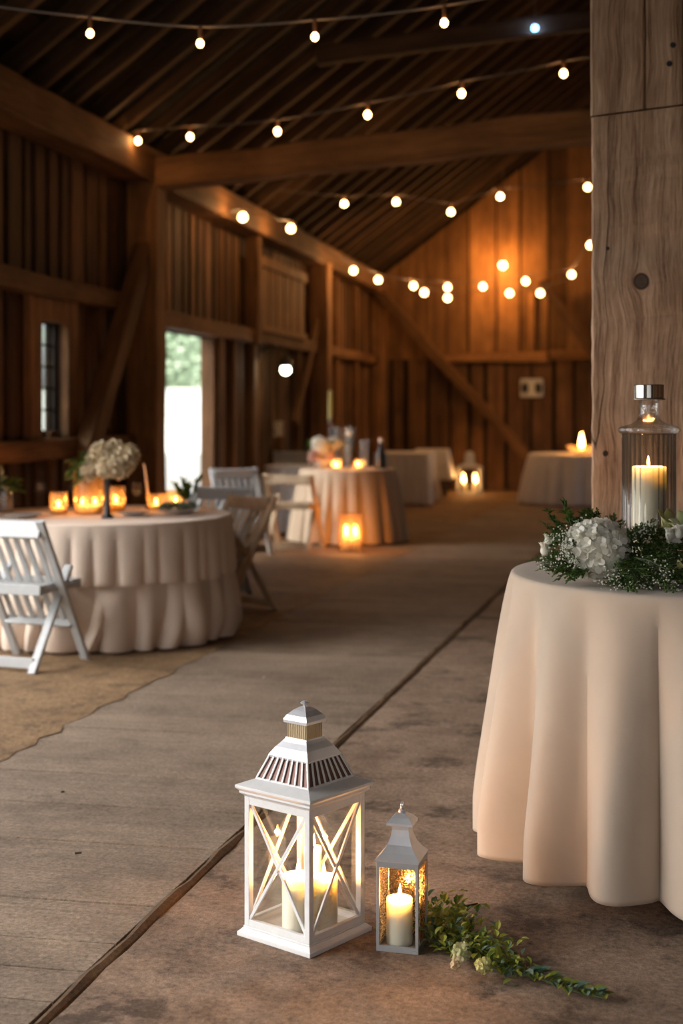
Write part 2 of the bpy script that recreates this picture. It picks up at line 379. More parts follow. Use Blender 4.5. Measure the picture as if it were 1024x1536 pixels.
def empty(name, loc, rz, label, cat, group=None):
    o = bpy.data.objects.new(name, None); col.objects.link(o); o.location = loc; o.rotation_euler = (0, 0, rz)
    o.empty_display_size = 0.05
    return tag(o, label, cat, group)
def copy_tree(o, parent=None):
    c = o.copy(); col.objects.link(c); c.parent = parent
    for ch in list(o.children): copy_tree(ch, c)
    return c
def lamp(name, loc, power, colr, rad=0.02, parent=None):
    l = bpy.data.lights.new(name, 'POINT'); l.energy = power; l.color = colr; l.shadow_soft_size = rad
    o = bpy.data.objects.new(name, l); col.objects.link(o); o.location = loc
    if parent: o.parent = parent
    return o

def timber(name, p, q, w, h, mat='timber', jit=0.006, seg=None, up=None, ch=0.012):
    """hewn beam as its own structure object, local Z along the grain"""
    p = Vector(p); q = Vector(q); ln = (q - p).length; z = (q - p).normalized()
    u = Vector(up) if up else (Vector((0, 0, 1)) if abs(z.z) < 0.9 else Vector((0, 1, 0)))
    x = u.cross(z).normalized(); y = z.cross(x)
    seg = seg or max(2, int(ln / 0.35)); c = ch
    sec = [(-w/2+c, -h/2), (w/2-c, -h/2), (w/2, -h/2+c), (w/2, h/2-c), (w/2-c, h/2), (-w/2+c, h/2), (-w/2, h/2-c), (-w/2, -h/2+c)]
    vs = []
    for i in range(seg + 1):
        t = i / seg * ln; jx, jy = random.uniform(-jit, jit), random.uniform(-jit, jit)
        for a, b in sec: vs.append((a + jx + random.uniform(-jit, jit) * .5, b + jy + random.uniform(-jit, jit) * .5, t))
    fs = [(i*8+k, i*8+(k+1) % 8, (i+1)*8+(k+1) % 8, (i+1)*8+k) for i in range(seg) for k in range(8)] + [tuple(range(8))[::-1], tuple(range(seg*8, seg*8+8))]
    m = MB(); m.add(vs, fs)
    mt = Matrix((x, y, z)).transposed().to_4x4(); mt.translation = p
    return m.build(name, mat, mtx=mt, kind='structure')

# ------------------------------------------------------------------ barn shell
XL, XR, YB, YF = -4.1, 4.6, 23.8, -3.0
RX = 0.25; SL = 0.75; ZP = 3.58
def zr(x): return ZP + SL * (x - XL if x < RX else XR - x)
def xc(y): return -1.293 + (y - 3) * 0.0515       # right edge of the walkway
def xw(y): return -2.457 + (y - 5.37) * 0.049      # left edge of the walkway

# floor: walkway boards laid crosswise
m = MB(); y = YF
while y < YB:
    w = random.uniform(0.17, 0.30); y1 = min(y + w, YB)
    dz = random.uniform(-0.003, 0.0); g = 0.0035
    m.rnd = random.random()
    e = 0.028
    m.add([(xw(y), y + g, -.05), (xc(y) - e, y + g, -.05), (xc(y1) - e, y1 - g, -.05), (xw(y1), y1 - g, -.05),
           (xw(y), y + g, dz), (xc(y) - e, y + g, dz), (xc(y1) - e, y1 - g, dz), (xw(y1), y1 - g, dz)],
          [(0, 3, 2, 1), (4, 5, 6, 7), (0, 1, 5, 4), (1, 2, 6, 5), (2, 3, 7, 6), (3, 0, 4, 7)])
    y = y1
m.build('floor_walkway', 'walk', kind='structure')
def strip(name, fa, fb, z, mat, wob=0.0, step=0.12, zt=0.06, ya=YF):
    m = MB(); k = int((YB - ya) / step); vs = []
    for i in range(k + 1):
        yy = ya + (YB - ya) * i / k
        a = fa(yy) + random.uniform(-wob, wob); b = fb(yy) + random.uniform(-wob, wob)
        vs += [(a, yy, z), (b, yy, z), (b, yy, z - zt), (a, yy, z - zt)]
    fs = []
    for i in range(k):
        o = i * 4; n = o + 4
        fs += [(o, o+1, n+1, n), (o+1, o+2, n+2, n+1), (o+2, o+3, n+3, n+2), (o+3, o, n, n+3)]
    fs += [(0, 3, 2, 1), (k*4, k*4+1, k*4+2, k*4+3)]
    m.add(vs, fs); return m.build(name, mat, kind='structure')
strip('floor_concrete', lambda y: xc(y) + 0.018, lambda y: XR, 0.0, 'concrete', 0.004)
strip('floor_dirt', lambda y: XL, lambda y: xw(y) + 0.05, 0.0015, 'dirt', 0.025)
strip('floor_joint', lambda y: xc(y) - 0.035, lambda y: xc(y) + 0.025, -0.012, 'grout', 0.0, zt=0.03)
# soil filling the joint: low irregular bead
m = MB(); pts = []; rad = []
yy = YF
while yy < YB:
    pts.append((xc(yy) - 0.003 + random.uniform(-.003, .003), yy, -0.014)); rad.append(random.uniform(0.017, 0.027)); yy += 0.09
m.tube(pts, rad, 8); m.build('floor_joint', 'grout', smooth=True, kind='structure')

def cols(a, b, wmin, wmax, brk=()):
    edges = sorted(set([a, b] + [x for x in brk if a < x < b])); out = []
    for p, q in zip(edges, edges[1:]):
        x = p
        while x < q - 1e-6:
            w = random.uniform(wmin, wmax)
            if q - (x + w) < wmin * .7: w = q - x
            out.append((x, x + w)); x += w
    return out
def zranges(lo, hi, u0, u1, openings):
    rs = [(lo, hi)]
    for a, b, c, d in openings:
        if u1 > a + 1e-4 and u0 < b - 1e-4:
            rs = [r for lo_, hi_ in rs for r in ((lo_, min(hi_, c)), (max(lo_, d), hi_)) if r[1] - r[0] > 0.01]
    return rs
# left wall: outer boarding, gap shade put into its colour, + inner boards with gaps
OL = [(9.60, 10.10, 1.22, 2.02), (12.45, 14.2, 0.0, 2.11), (0.2, 7.6, 0.0, 3.0)]
brk = [o[i] for o in OL for i in (0, 1)]
m = MB()
for a, b in cols(YF, YB + .2, .16, .26, brk):
    for z0, z1 in zranges(-.02, ZP, a, b, OL): m.box(XL - .16, XL - .13, a, b, z0, z1 + (.1 if z1 > 3.5 else 0), random.random() * .6)
m.build('wall_left', 'dark_plank', kind='structure')
m = MB()
for a, b in cols(YF, YB, .19, .33, brk):
    if 14.9 < a < 15.9 : pass
    g = random.uniform(.05, .13)
    if b - a < .15: continue
    for z0, z1 in zranges(-.02, ZP - .15, a, b, OL):
        m.box(XL - .075, XL - .04, a + g / 2, b - g / 2, z0 + random.uniform(0, .01), z1, random.random())
m.build('wall_left', 'plank_z', kind='structure')
# right wall
m = MB()
for a, b in cols(YF, YB, .18, .3, (19.1, 22.3)):
    for z0, z1 in zranges(-.02, ZP + .1, a, b, [(19.1, 22.3, 0.0, 2.5)]): m.box(XR + .04, XR + .08, a, b, z0, z1, random.random())
m.build('wall_right', 'plank_z', kind='structure')
# back gable wall
OB = [(1.00, 2.3, 0.35, 2.42)]
m = MB()
for a, b in cols(XL - .2, XR + .2, .16, .26, [1.0, 2.3, RX]):
    for z0, z1 in zranges(-.02, 99, a, b, OB):
        t = z1 > 50; m.box(a, b, YB + .13, YB + .16, z0, z1, random.random() * .6, zr(a) + .16 if t else None, zr(b) + .16 if t else None)
m.build('wall_back', 'dark_plank', kind='structure')
m = MB()
for a, b in cols(XL, XR, .22, .40, [1.0, 2.3, RX]):
    g = random.choice([.02, .03, .05, .09])
    for z0, z1 in zranges(-.02, 2.2, a, b, OB):
        m.box(a + g / 2, b - g / 2, YB + .04, YB + .075, z0, z1, random.random() * .8)
m.build('wall_back', 'plank_z', kind='structure')
m = MB()
for a, b in cols(XL, XR, .24, .5, [1.0, 2.3, RX]):
    g = random.choice([.01, .02, .02, .06])
    for z0, z1 in zranges(2.2, 99, a, b, OB):
        t = z1 > 50; m.box(a + g / 2, b - g / 2, YB + .03, YB + .07, z0, z1, random.random(), zr(a) - .06 if t else None, zr(b) - .06 if t else None)
m.build('wall_back', 'gable', kind='structure')
# front wall (behind the photographer) with a wide doorway
m = MB()
OF = [(-2.2, 2.0, 0.0, 2.9)]
for a, b in cols(XL, XR, .18, .3, [-2.2, 2.0, RX]):
    for z0, z1 in zranges(-.02, 99, a, b, OF):
        t = z1 > 50; m.box(a, b - .004, YF - .1, YF - .06, z0, z1, random.random(), zr(a) if t else None, zr(b) if t else None)
m.build('wall_front', 'plank_z', kind='structure')
# roof boarding
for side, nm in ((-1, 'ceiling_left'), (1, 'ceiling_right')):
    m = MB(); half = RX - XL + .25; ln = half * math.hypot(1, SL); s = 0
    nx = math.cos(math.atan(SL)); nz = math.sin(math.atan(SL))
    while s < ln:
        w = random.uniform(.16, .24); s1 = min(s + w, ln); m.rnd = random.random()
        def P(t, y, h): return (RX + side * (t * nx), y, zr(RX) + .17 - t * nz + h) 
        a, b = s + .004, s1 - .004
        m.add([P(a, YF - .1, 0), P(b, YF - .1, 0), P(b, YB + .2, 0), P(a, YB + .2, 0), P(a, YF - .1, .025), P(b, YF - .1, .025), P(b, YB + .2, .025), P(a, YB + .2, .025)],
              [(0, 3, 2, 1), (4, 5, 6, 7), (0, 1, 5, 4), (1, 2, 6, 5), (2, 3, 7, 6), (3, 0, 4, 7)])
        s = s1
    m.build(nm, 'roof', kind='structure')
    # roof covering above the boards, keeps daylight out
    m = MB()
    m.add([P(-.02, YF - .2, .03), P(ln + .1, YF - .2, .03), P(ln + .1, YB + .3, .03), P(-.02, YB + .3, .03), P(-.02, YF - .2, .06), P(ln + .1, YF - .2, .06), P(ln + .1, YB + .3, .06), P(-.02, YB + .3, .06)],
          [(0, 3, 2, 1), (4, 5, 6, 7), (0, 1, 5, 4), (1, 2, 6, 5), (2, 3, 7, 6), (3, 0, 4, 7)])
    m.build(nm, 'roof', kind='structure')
# rafters
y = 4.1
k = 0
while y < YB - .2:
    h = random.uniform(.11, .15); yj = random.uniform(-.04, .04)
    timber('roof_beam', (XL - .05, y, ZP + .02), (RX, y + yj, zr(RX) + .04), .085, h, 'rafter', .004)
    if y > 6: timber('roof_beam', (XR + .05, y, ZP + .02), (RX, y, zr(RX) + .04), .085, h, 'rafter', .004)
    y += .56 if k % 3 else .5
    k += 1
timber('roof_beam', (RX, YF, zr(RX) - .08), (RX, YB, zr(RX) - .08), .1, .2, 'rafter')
# plates
timber('plate_beam', (XL + .10, YF, 3.44), (XL + .10, YB, 3.44), .28, .28)
timber('plate_beam', (XR - .10, YF, 3.44), (XR - .10, YB, 3.44), .28, .28)
BAYS = (-1.9, 5.15, 11.62, 18.8)
for yb in BAYS:
    if yb > 8 or yb < 0: timber('post_column', (XL + .12, yb, -.01), (XL + .12, yb, 3.34), .27, .27)
    timber('post_column', (XR - .10, yb, -.01), (XR - .10, yb, 3.34), .27, .27)
timber('post_column', (XL + .10, YB - .12, -.01), (XL + .10, YB - .12, 3.34), .24, .24)
timber('post_column', (XL + .10, 15.35, 2.1), (XL + .10, 15.35, 3.34), .14, .14)
# tie beams
timber('tie_beam', (XL + .1, 11.62, 3.37), (XR - .1, 11.75, 4.02), .24, .25, jit=.01)
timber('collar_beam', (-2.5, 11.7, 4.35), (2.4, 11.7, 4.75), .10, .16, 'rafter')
for yb in (11.66, 18.8): timber('post_column', (.2 if yb > 15 else 1.4, yb, -.01), (.2 if yb > 15 else 1.4, yb, 3.5 if yb > 15 else 3.7), .25, .25)
# left wall rails and braces
timber('girt_beam', (XL + .02, 7.7, 2.27), (XL + .02, 11.5, 2.27), .13, .15)
timber('girt_beam', (XL + .02, 7.7, 1.09), (XL + .02, 11.5, 1.09), .13, .15)
timber('girt_beam', (XL + .04, 11.7, 2.19), (XL + .04, 18.7, 2.19), .16, .15)
timber('girt_beam', (XL + .04, 18.9, 2.19), (XL + .04, 23.7, 2.19), .12, .14)
timber('brace_beam', (XL + .13, 10.15, 1.0), (XL + .13, 11.6, 2.78), .14, .20)
timber('brace_beam', (XL + .10, 17.3, 1.2), (XL + .10, 18.75, 2.6), .08, .10)
for yy, w, z0, z1 in ((14.3, .13, 0, 2.12), (14.75, .10, 0, 2.12), (15.6, .16, 0, 2.12), (16.9, .12, 0, 2.12), (17.9, .10, 0, 2.12), (20.4, .14, 0, 3.34), (22.0, .13, 0, 3.34), (7.7, .16, 0, 3.3)):
    timber('stud_column', (XL + .0, yy, z0), (XL + .0, yy, z1), .10, w)
# back wall rail, braces, posts
timber('girt_beam', (-2.95, YB - .06, 2.22), (-1.2, YB - .06, 2.22), .13, .16)
timber('girt_beam', (-1.15, YB - .10, 2.25), (.6, YB - .10, 2.25), .13, .16)
timber('brace_beam', (-4.0, YB - .33, 3.35), (-1.3, YB - .33, .35), .16, .27, up=(0, 1, 0))
timber('brace_beam', (-1.25, YB - .33, 3.45), (.0, YB - .33, 1.6), .16, .24, up=(0, 1, 0))
timber('stud_column', (-1.45, YB - .02, 2.3), (-1.45, YB - .02, 3.3), .10, .10)
# louvred shutter panel high in the second bay
m = MB()
for i in range(6):
    a = 15.55 + i * .37
    m.box(XL + .10, XL + .13, a + .03, a + .34, 2.27, 3.0, random.random() * .4 + .6)
m.box(XL + .12, XL + .16, 15.45, 17.8, 2.98, 3.10, .9); m.box(XL + .12, XL + .16, 15.45, 17.8, 2.25, 2.33, .9)
m.build('trim_1', 'gable', kind='structure')

# ---- window in the first bay
m = MB(); xf = XL - .03
m.box(xf, XL + .03, 9.40, 9.60, 1.10, 2.20, .9); m.box(xf, XL + .03, 10.10, 10.30, 1.10, 2.20, .9); m.box(xf, XL + .03, 9.60, 10.10, 2.02, 2.22, .9)
wf = m.build('window_1', 'plank_z', kind='structure', bevel=.004)
m = MB(); m.box(XL - .10, XL + .08, 9.36, 10.36, 1.06, 1.16, .9); m.build('window_sill', 'timber', wf, bevel=.005)
m = MB()
for i in range(6): z = 1.22 + .16 * i - .01; m.box(XL - .10, XL - .085, 9.60, 10.10, z, z + .014, .3)
m.box(XL - .10, XL - .07, 9.60, 9.625, 1.22, 2.02, .3); m.box(XL - .10, XL - .07, 10.075, 10.10, 1.22, 2.02, .3)
m.build('window_frame', 'dark_plank', wf)
m = MB(); m.box(XL - .09, XL - .086, 9.60, 10.10, 1.22, 2.02); m.build('window_pane', 'pane', wf)
# back wall window (beside the post)
m = MB()
for x0, x1, z0, z1 in ((.94, 1.02, .3, 2.5), (2.28, 2.36, .3, 2.5), (1.02, 2.28, 2.42, 2.5), (1.02, 2.28, .3, .37)): m.box(x0, x1, YB + .0, YB + .16, z0, z1, .8)
w2 = m.build('window_2', 'plank_z', kind='structure', bevel=.004)
m = MB(); m.box(1.02, 2.28, YB + .12, YB + .125, .37, 2.42); m.build('window_pane', 'pane', w2)
# door frame of the doorway
m = MB()
m.box(XL - .16, XL - .02, 12.43, 12.50, 0, 2.13, .6); m.box(XL - .16, XL - .02, 14.15, 14.22, 0, 2.13, .6)
m.build('door_1', 'plank_z', kind='structure', bevel=.004)

# ---- foreground post (nave post), scarf joint high up
PX, PY = at(955, 5.42).x, 5.42
pz = zat(176, 5.26)
PW = .329
def postpiece(name, x0, x1, z0, z1, tilt0=0, tilt1=0, seg=24):
    m = MB(); vs = []; d = PW / 2; c = .006
    sec = [(x0+c, -d), (x1-c, -d), (x1, -d+c), (x1, d-c), (x1-c, d), (x0+c, d), (x0, d-c), (x0, -d+c)]
    for i in range(seg + 1):
        t = i / seg
        for a, b in sec:
            z = z0 + (z1 - z0) * t + (a / PW) * (tilt0 * (1 - t) + tilt1 * t)
            j = .0022
            vs.append((a + random.uniform(-j, j), b + random.uniform(-j, j), z))
    m.add(vs, [(i*8+k, i*8+(k+1) % 8, (i+1)*8+(k+1) % 8, (i+1)*8+k) for i in range(seg) for k in range(8)] + [tuple(range(8))[::-1], tuple(range(seg*8, seg*8+8))])
    return m.build(name, 'post', loc=(PX, PY, 0), kind='structure')
postpiece('post_column', -PW/2, PW/2, -.01, pz - .003, 0, .030, 60)
postpiece('post_column', -PW/2 - .004, .024, pz + .004, 4.6, .030, 0)
postpiece('post_column', .028, PW/2 - .002, pz + .004, 4.6, .030, 0)
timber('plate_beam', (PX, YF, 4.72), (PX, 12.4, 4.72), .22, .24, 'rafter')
# two dark bolt heads on the post
for px, py in ((1007, 80), (1002, 107)):
    p = pt(px, py, 5.24); m = MB(); m.lathe([(0.001, 0), (.009, 0), (.011, .004), (.011, .02)], 6)
    o = m.build('bolt', 'iron', loc=(p.x, PY - PW / 2 - .006, p.z)); o.rotation_euler = (-PI / 2, 0, 0)
    tag(o, 'dark bolt head in upper part of the foreground timber post, %s of the two' % ('upper' if py < 100 else 'lower'), 'bolt', 'bolt heads on the post')

# ------------------------------------------------------------------ outdoors
m = MB(); m.box(-90, 60, -50, 110, -.25, -.06); m.build('ground_outside', 'gravel', kind='structure')
wl = at(280, 45)
m = MB(); m.box(-.15, .15, -8, 8, 0, 1.98); m.box(-.2, .2, -8.05, 8.05, 1.98, 2.04)
o = m.build('garden_wall', 'stucco', loc=(wl.x, wl.y, -.06)); o.rotation_euler = (0, 0, R(100)); tag(o, 'bright white garden wall outside, seen through the open doorway', 'wall')
def tree(px, d, h, r, label, n=2600):
    p = at(px, d); t = empty('tree', (p.x, p.y, -.06), 0, label, 'tree', 'trees outdoors')
    m = MB(); m.tube([(0, 0, 0), (.05, 0, h * .3), (0, .1, h * .6)], [.22, .16, .08], 8)
    for k in range(5):
        a = k * 1.26; m.tube([(0, 0, h * .35), (math.cos(a) * r * .5, math.sin(a) * r * .5, h * .62)], [.09, .03], 6)
    m.build('trunk', 'twig', t)
    m = MB()
    lobes = [(random.gauss(0, r * .45), random.gauss(0, r * .45), h * random.uniform(.3, .85), r * random.uniform(.35, .55)) for _ in range(14)]
    for i in range(n):
        lx, ly, lz, lr = random.choice(lobes)
        v = Vector((random.gauss(0, 1), random.gauss(0, 1), random.gauss(0, 1))).normalized()
        m.leaf(Vector((lx, ly, lz)) + v * lr * random.uniform(.6, 1), (v + Vector((random.uniform(-1, 1), random.uniform(-1, 1), -.4))), v, .38, .26)
    m.build('crown', 'tree', t)
    return t
tree(235, 58, 8.0, 3.2, 'green tree behind the white garden wall, at the doorway post side')
tree(300, 67, 7.0, 3.0, 'pale green tree behind the white garden wall, in the middle of the doorway')
tree(335, 76, 8.5, 3.2, 'green tree behind the white garden wall, towards the far jamb of the doorway')
tree(1050, 40, 3.2, 2.2, 'green shrubby tree outside the window beside the big post')

# ------------------------------------------------------------------ string lights
def string_light(label, pts, ends, bulb_r=.024, power=3.0, rnd_=1.0, group='festoon strings under the roof', lit=None):
    """pts: bulb positions (world). cable passes .09 above each bulb with a little sag."""
    o0 = pts[0]
    t = empty('string_light', tuple(o0), 0, label, 'string light', group)
    tops = [ends[0]] + [p + Vector((0, 0, .085)) for p in pts] + [ends[1]]
    path = []
    for a, b in zip(tops, tops[1:]):
        n = 8; sg = min(.05, (b - a).length * .012)
        for i in range(n): u = i / n; path.append(a.lerp(b, u) - Vector((0, 0, sg * 4 * u * (1 - u))) - o0)
    path.append(tops[-1] - o0)
    m = MB(); m.tube(path, .0065, 6); m.build('cable', 'cable', t, True)
    for i, p in enumerate(pts):
        q = p - o0
        e_ = rnd_
        m = MB(); m.lathe([(.001, -bulb_r * 1.25 * e_), (bulb_r * .6, -bulb_r * 1.0 * e_), (bulb_r * .95, -bulb_r * .45 * e_), (bulb_r, 0), (bulb_r * .85, bulb_r * .55), (bulb_r * .45, bulb_r * .95), (bulb_r * .35, bulb_r * 1.2)], 14, (0, 0, 0))
        b = m.build('light_bulb', 'bulb', t, True, loc=q)
        m = MB(); m.lathe([(bulb_r * .4, bulb_r * 1.0), (bulb_r * .5, bulb_r * 1.1), (bulb_r * .6, .075), (bulb_r * .25, .088)], 12); m.build('socket', 'socket', b, True)
        if lit is None or i in lit:
            lamp('bulb_light', tuple(q - Vector((0, 0, 0))), power, (1.0, .50, .18), .02, t)
    return t
P1 = [pty(135, 50, 7.0), pty(300, 65, 7.0), pty(472, 55, 7.0), pty(666, 34, 7.0)]
string_light('string of four bulbs on a pale cable high up, closest to the camera', P1, (pty(-120, -10, 7.0), pty(850, -30, 7.0)), .018, 1.0)
P2 = [pty(207, 211, 10.9), pty(285, 205, 10.6), pty(416, 197, 10.0), pty(551, 172, 10.0), pty(692, 140, 10.0), pty(845, 110, 10.0)]
string_light('string of six bulbs crossing in front of the tie beam to the big post', P2, (pty(175, 208, 11.3), pty(960, 70, 10.0)), .024, 2.0)
P3 = [pty(516, 306, 14.5), pty(594, 303, 14.5), pty(676, 318, 14.5), pty(750, 295, 14.5), pty(881, 281, 14.5)]
string_light('string of five bulbs sagging below the tie beam', P3, (pty(420, 285, 14.5), pty(1000, 240, 14.5)), .033, 4.0, .8)
P4 = [pty(364, 326, 13.6), pty(436, 343, 15.2), pty(530, 406, 18.6), pty(567, 420, 19.2), pty(620, 429, 20.0), pty(671, 431, 20.3), pty(724, 430, 20.5), pty(788, 422, 20.3), pty(857, 412, 20.0), pty(885, 368, 18.5)]
string_light('long string of bulbs starting at the side wall and sagging towards the back wall', P4, (pty(320, 320, 12.6), pty(930, 330, 17.5)), .044, 9.0, .8)
P5 = [pty(636, 439, 21.6), pty(671, 447, 21.8), pty(764, 440, 22.2), pty(810, 440, 22.2)]
string_light('lowest short string of four bulbs in front of the back wall', P5, (pty(560, 420, 21.3), pty(900, 400, 22.0)), .05, 8.0, .8)
def pendant(p, ztop, label, mat, r, power, colr, name='pendant_lamp'):
    t = empty(name, tuple(p), 0, label, 'lamp')
    m = MB(); m.ball((0, 0, 0), r, 20, 12); m.build('globe', mat, t, True)
    m = MB(); m.lathe([(r * .45, r * .85), (r * .5, r * 1.1), (r * .4, r * 1.9), (.004, r * 2.1)], 14); m.build('socket', 'socket', t, True)
    m = MB(); m.tube([(0, 0, r * 2), (0, 0, ztop - p.z)], .006, 6); m.build('cord', 'cable', t)
    lamp('globe_light', (0, 0, 0), power, colr, r * .9, t)
    return t
pendant(pty(754, 398, 23.3), 5.6, 'single lamp hanging by itself in the orange glow of the back wall', 'bulb', .06, 70.0, (1.0, .42, .10))
p = at(403, 16.4, zat(555, 16.4)); p.x = XL + .32
t = empty('wall_lamp', tuple(p), 0, 'round white globe lamp with dark cap on the side wall', 'lamp')
m = MB(); m.ball((0, 0, 0), .058, 20, 12); m.build('globe', 'bulb_white', t, True)
m = MB(); m.lathe([(.085, .04), (.08, .08), (.05, .14), (.012, .17), (.012, .20)], 16); m.build('cap', 'iron', t, True)
m = MB(); m.tube([(0, 0, .19), (-.05, 0, .26), (-.2, 0, .27), (-.30, 0, .22)], .012, 8); m.box(-.325, -.30, -.05, .05, .12, .30); m.build('bracket', 'iron', t)
lamp('globe_light', (0, 0, 0), 3.0, (1, .85, .6), .06, t)
pendant(pty(802, 42, 11.6), zr(-.5), 'small blue spot of light under the dark roof, made as an added bulb', 'blue_spot', .026, .8, (.4, .6, 1), 'pendant_lamp')  # unidentified blue spot of light; bulb and cord are added to make it

# ------------------------------------------------------------------ candles
def flame(t, x, y, z, s=1.0, lean=0.0):
    m = MB(); pr = [(.0005, 0), (.005, .006), (.0072, .014), (.006, .026), (.003, .038), (.0004, .05)]
    m.lathe([(r * s, h * s) for r, h in pr], 12)
    m.v = [(a + lean * c, b, c) for a, b, c in m.v]
    return m.build('flame', 'flame', t, True, loc=(x, y, z))
def candle(name, loc, r, h, label, group=None, power=1.2, nfl=1, cat='candle', fs=1.0, rim=True):
    t = empty(name, loc, random.random() * 3, label, cat, group)
    m = MB(); hr = .006 if rim else .001
    rf = (lambda a, z: 1 + (.02 * math.sin(3 * a + 1) + .015 * math.sin(5 * a)) * (1 if z > h * .85 else .15))
    m.lathe([(r * .97, 0), (r, .004), (r, h * .5), (r, h * .88), (r * 1.0, h - .004), (r * .95, h), (r * .86, h - .001), (r * .8, h - .008), (r * .4, h - .012), (.0005, h - .012)], 40, rf=rf)
    m.build('wax', 'wax', t, True)
    m = MB(); m.tube([(0, 0, h - .014), (.001, 0, h - .004), (.003, 0, h + .006)], .0014, 6); m.build('wick', 'wick', t)
    flame(t, .002, 0, h + .001, fs, .05)
    lamp('flame_light', (.003, 0, h + .022 * fs), power * 1.25, (1.0, .45, .14), .007, t)
    return t

# ------------------------------------------------------------------ big lantern
C1 = at(457, 3.785); vR = RT * .164 + F * .20
RZ1 = math.atan2(vR.y, vR.x)
def frustum(m, a, b, z0, z1, rnd=None):
    m.add([(-a, -a, z0), (a, -a, z0), (a, a, z0), (-a, a, z0), (-b, -b, z1), (b, -b, z1), (b, b, z1), (-b, b, z1)],
          [(0, 3, 2, 1), (4, 5, 6, 7), (0, 1, 5, 4), (1, 2, 6, 5), (2, 3, 7, 6), (3, 0, 4, 7)], rnd)
def frusshell(m, prof, th=.0025):
    """square shell following (half side, z) profile, open inside"""
    n = len(prof); vs = []
    for off in (0, th):
        for a, z in prof:
            a = max(a - off, .0005); vs += [(-a, -a, z), (a, -a, z), (a, a, z), (-a, a, z)]
    fs = []
    for i in range(n - 1):
        for k in range(4):
            j = (k + 1) % 4
            fs.append((i*4+k, i*4+j, (i+1)*4+j, (i+1)*4+k)); o = n * 4
            fs.append((o+i*4+k, o+(i+1)*4+k, o+(i+1)*4+j, o+i*4+j))
    for k in range(4):
        j = (k + 1) % 4; o = n * 4
        fs.append((k, o + k, o + j, j)); e = (n - 1) * 4; fs.append((e+k, e+j, o+e+j, o+e+k))
    m.add(vs, fs)
def rot4(fn):
    for k in range(4):
        fn(k, Matrix.Rotation(k * PI / 2, 3, 'Z'))
lt = empty('candle_lantern', tuple(C1), RZ1, 'large white lantern with cross braced glass sides standing on the floor', 'lantern')
S = .1275
m = MB(); m.box(-S, S, -S, S, 0, .012); frustum(m, S - .002, S - .012, .012, .022); m.box(-S + .012, S - .012, -S + .012, S - .012, .022, .027)
m.build('base', 'lantern_white', lt, bevel=.0015)
B = S - .014; ZT = .372
for sx in (-1, 1):
    for sy in (-1, 1):
        m = MB(); x, y = sx * (B - .0085), sy * (B - .0085); m.box(x - .0085, x + .0085, y - .0085, y + .0085, .027, ZT); m.build('corner_post', 'lantern_white', lt, bevel=.0015)
def side(k, rm):
    def X(v): return rm @ Vector(v)
    def bar(m, a, b, w, h): m.bar(X(a), X(b), w, h, X((0, -1, 0)))
    y = -B + .007
    m = MB(); bar(m, (-B + .016, y, .036), (B - .016, y, .036), .018, .013); m.build('bottom_rail', 'lantern_white', lt, bevel=.001)
    m = MB(); bar(m, (-B + .016, y, ZT - .012), (B - .016, y, ZT - .012), .024, .013); m.build('top_rail', 'lantern_white', lt, bevel=.001)
    m = MB(); bar(m, (-B + .018, y - .002, .046), (B - .018, y - .002, ZT - .026), .009, .006); m.build('cross_bar', 'lantern_white', lt, bevel=.001)
    m = MB(); bar(m, (-B + .018, y + .002, ZT - .026), (B - .018, y + .002, .046), .009, .006); m.build('cross_bar', 'lantern_white', lt, bevel=.001)
    m = MB(); a, b = X((-B + .012, y + .008, .04)), X((B - .012, y + .0095, ZT - .02))
    m.box(min(a.x, b.x), max(a.x, b.x), min(a.y, b.y), max(a.y, b.y), .04, ZT - .02); m.build('glass_pane', 'glass', lt)
rot4(side)
m = MB(); m2 = [(S - .016, .365), (S - .012, .372), (S - .004, .378), (S - .004, .384), (S + .004, .392), (S + .004, .399), (S - .008, .404), (.094, .414), (.091, .418)]
frusshell(m, m2, .004); m.build('cornice', 'lantern_white', lt, bevel=.0008)
m = MB(); frusshell(m, [(.089, .414), (.064, .474)], .002); m.build('vent_gap_sheet', 'vent_gap', lt)  # added sheet; its reddish brown stands in for the dim interior between slats
def slats(k, rm):
    m = MB(); n = 9
    for i in range(n):
        u = -1 + 2 * i / (n - 1)
        a = rm @ Vector((u * .090, -.0915, .416)); b = rm @ Vector((u * .066, -.0665, .476))
        m.bar(a, b, .005, .003, rm @ Vector((0, -1, .3)))
    m.build('vent_slats', 'lantern_white', lt)
rot4(slats)
m = MB(); frusshell(m, [(.068, .472), (.069, .477), (.055, .498), (.043, .512), (.037, .520), (.036, .523)], .003); m.build('upper_roof', 'roof_metal', lt)
m = MB(); frusshell(m, [(.032, .521), (.032, .566)], .002); cu = m.build('cupola', 'gold_glass', lt)
def ribs(k, rm):
    m = MB()
    for i in range(9):
        u = -1 + 2 * i / 8
        m.tube([rm @ Vector((u * .030, -.0325, .522)), rm @ Vector((u * .030, -.0325, .566))], .0019, 6)
    m.build('cupola_ribs', 'gold_glass', cu)
rot4(ribs)
m = MB(); frusshell(m, [(.040, .562), (.041, .570), (.034, .582), (.022, .594), (.010, .602), (.002, .604)], .002); m.build('cap', 'roof_metal', lt)
m = MB(); m.lathe([(.004, .600), (.004, .608), (.011, .610), (.012, .613), (.006, .617), (.0005, .618)], 16); m.build('finial', 'roof_metal', lt, True)
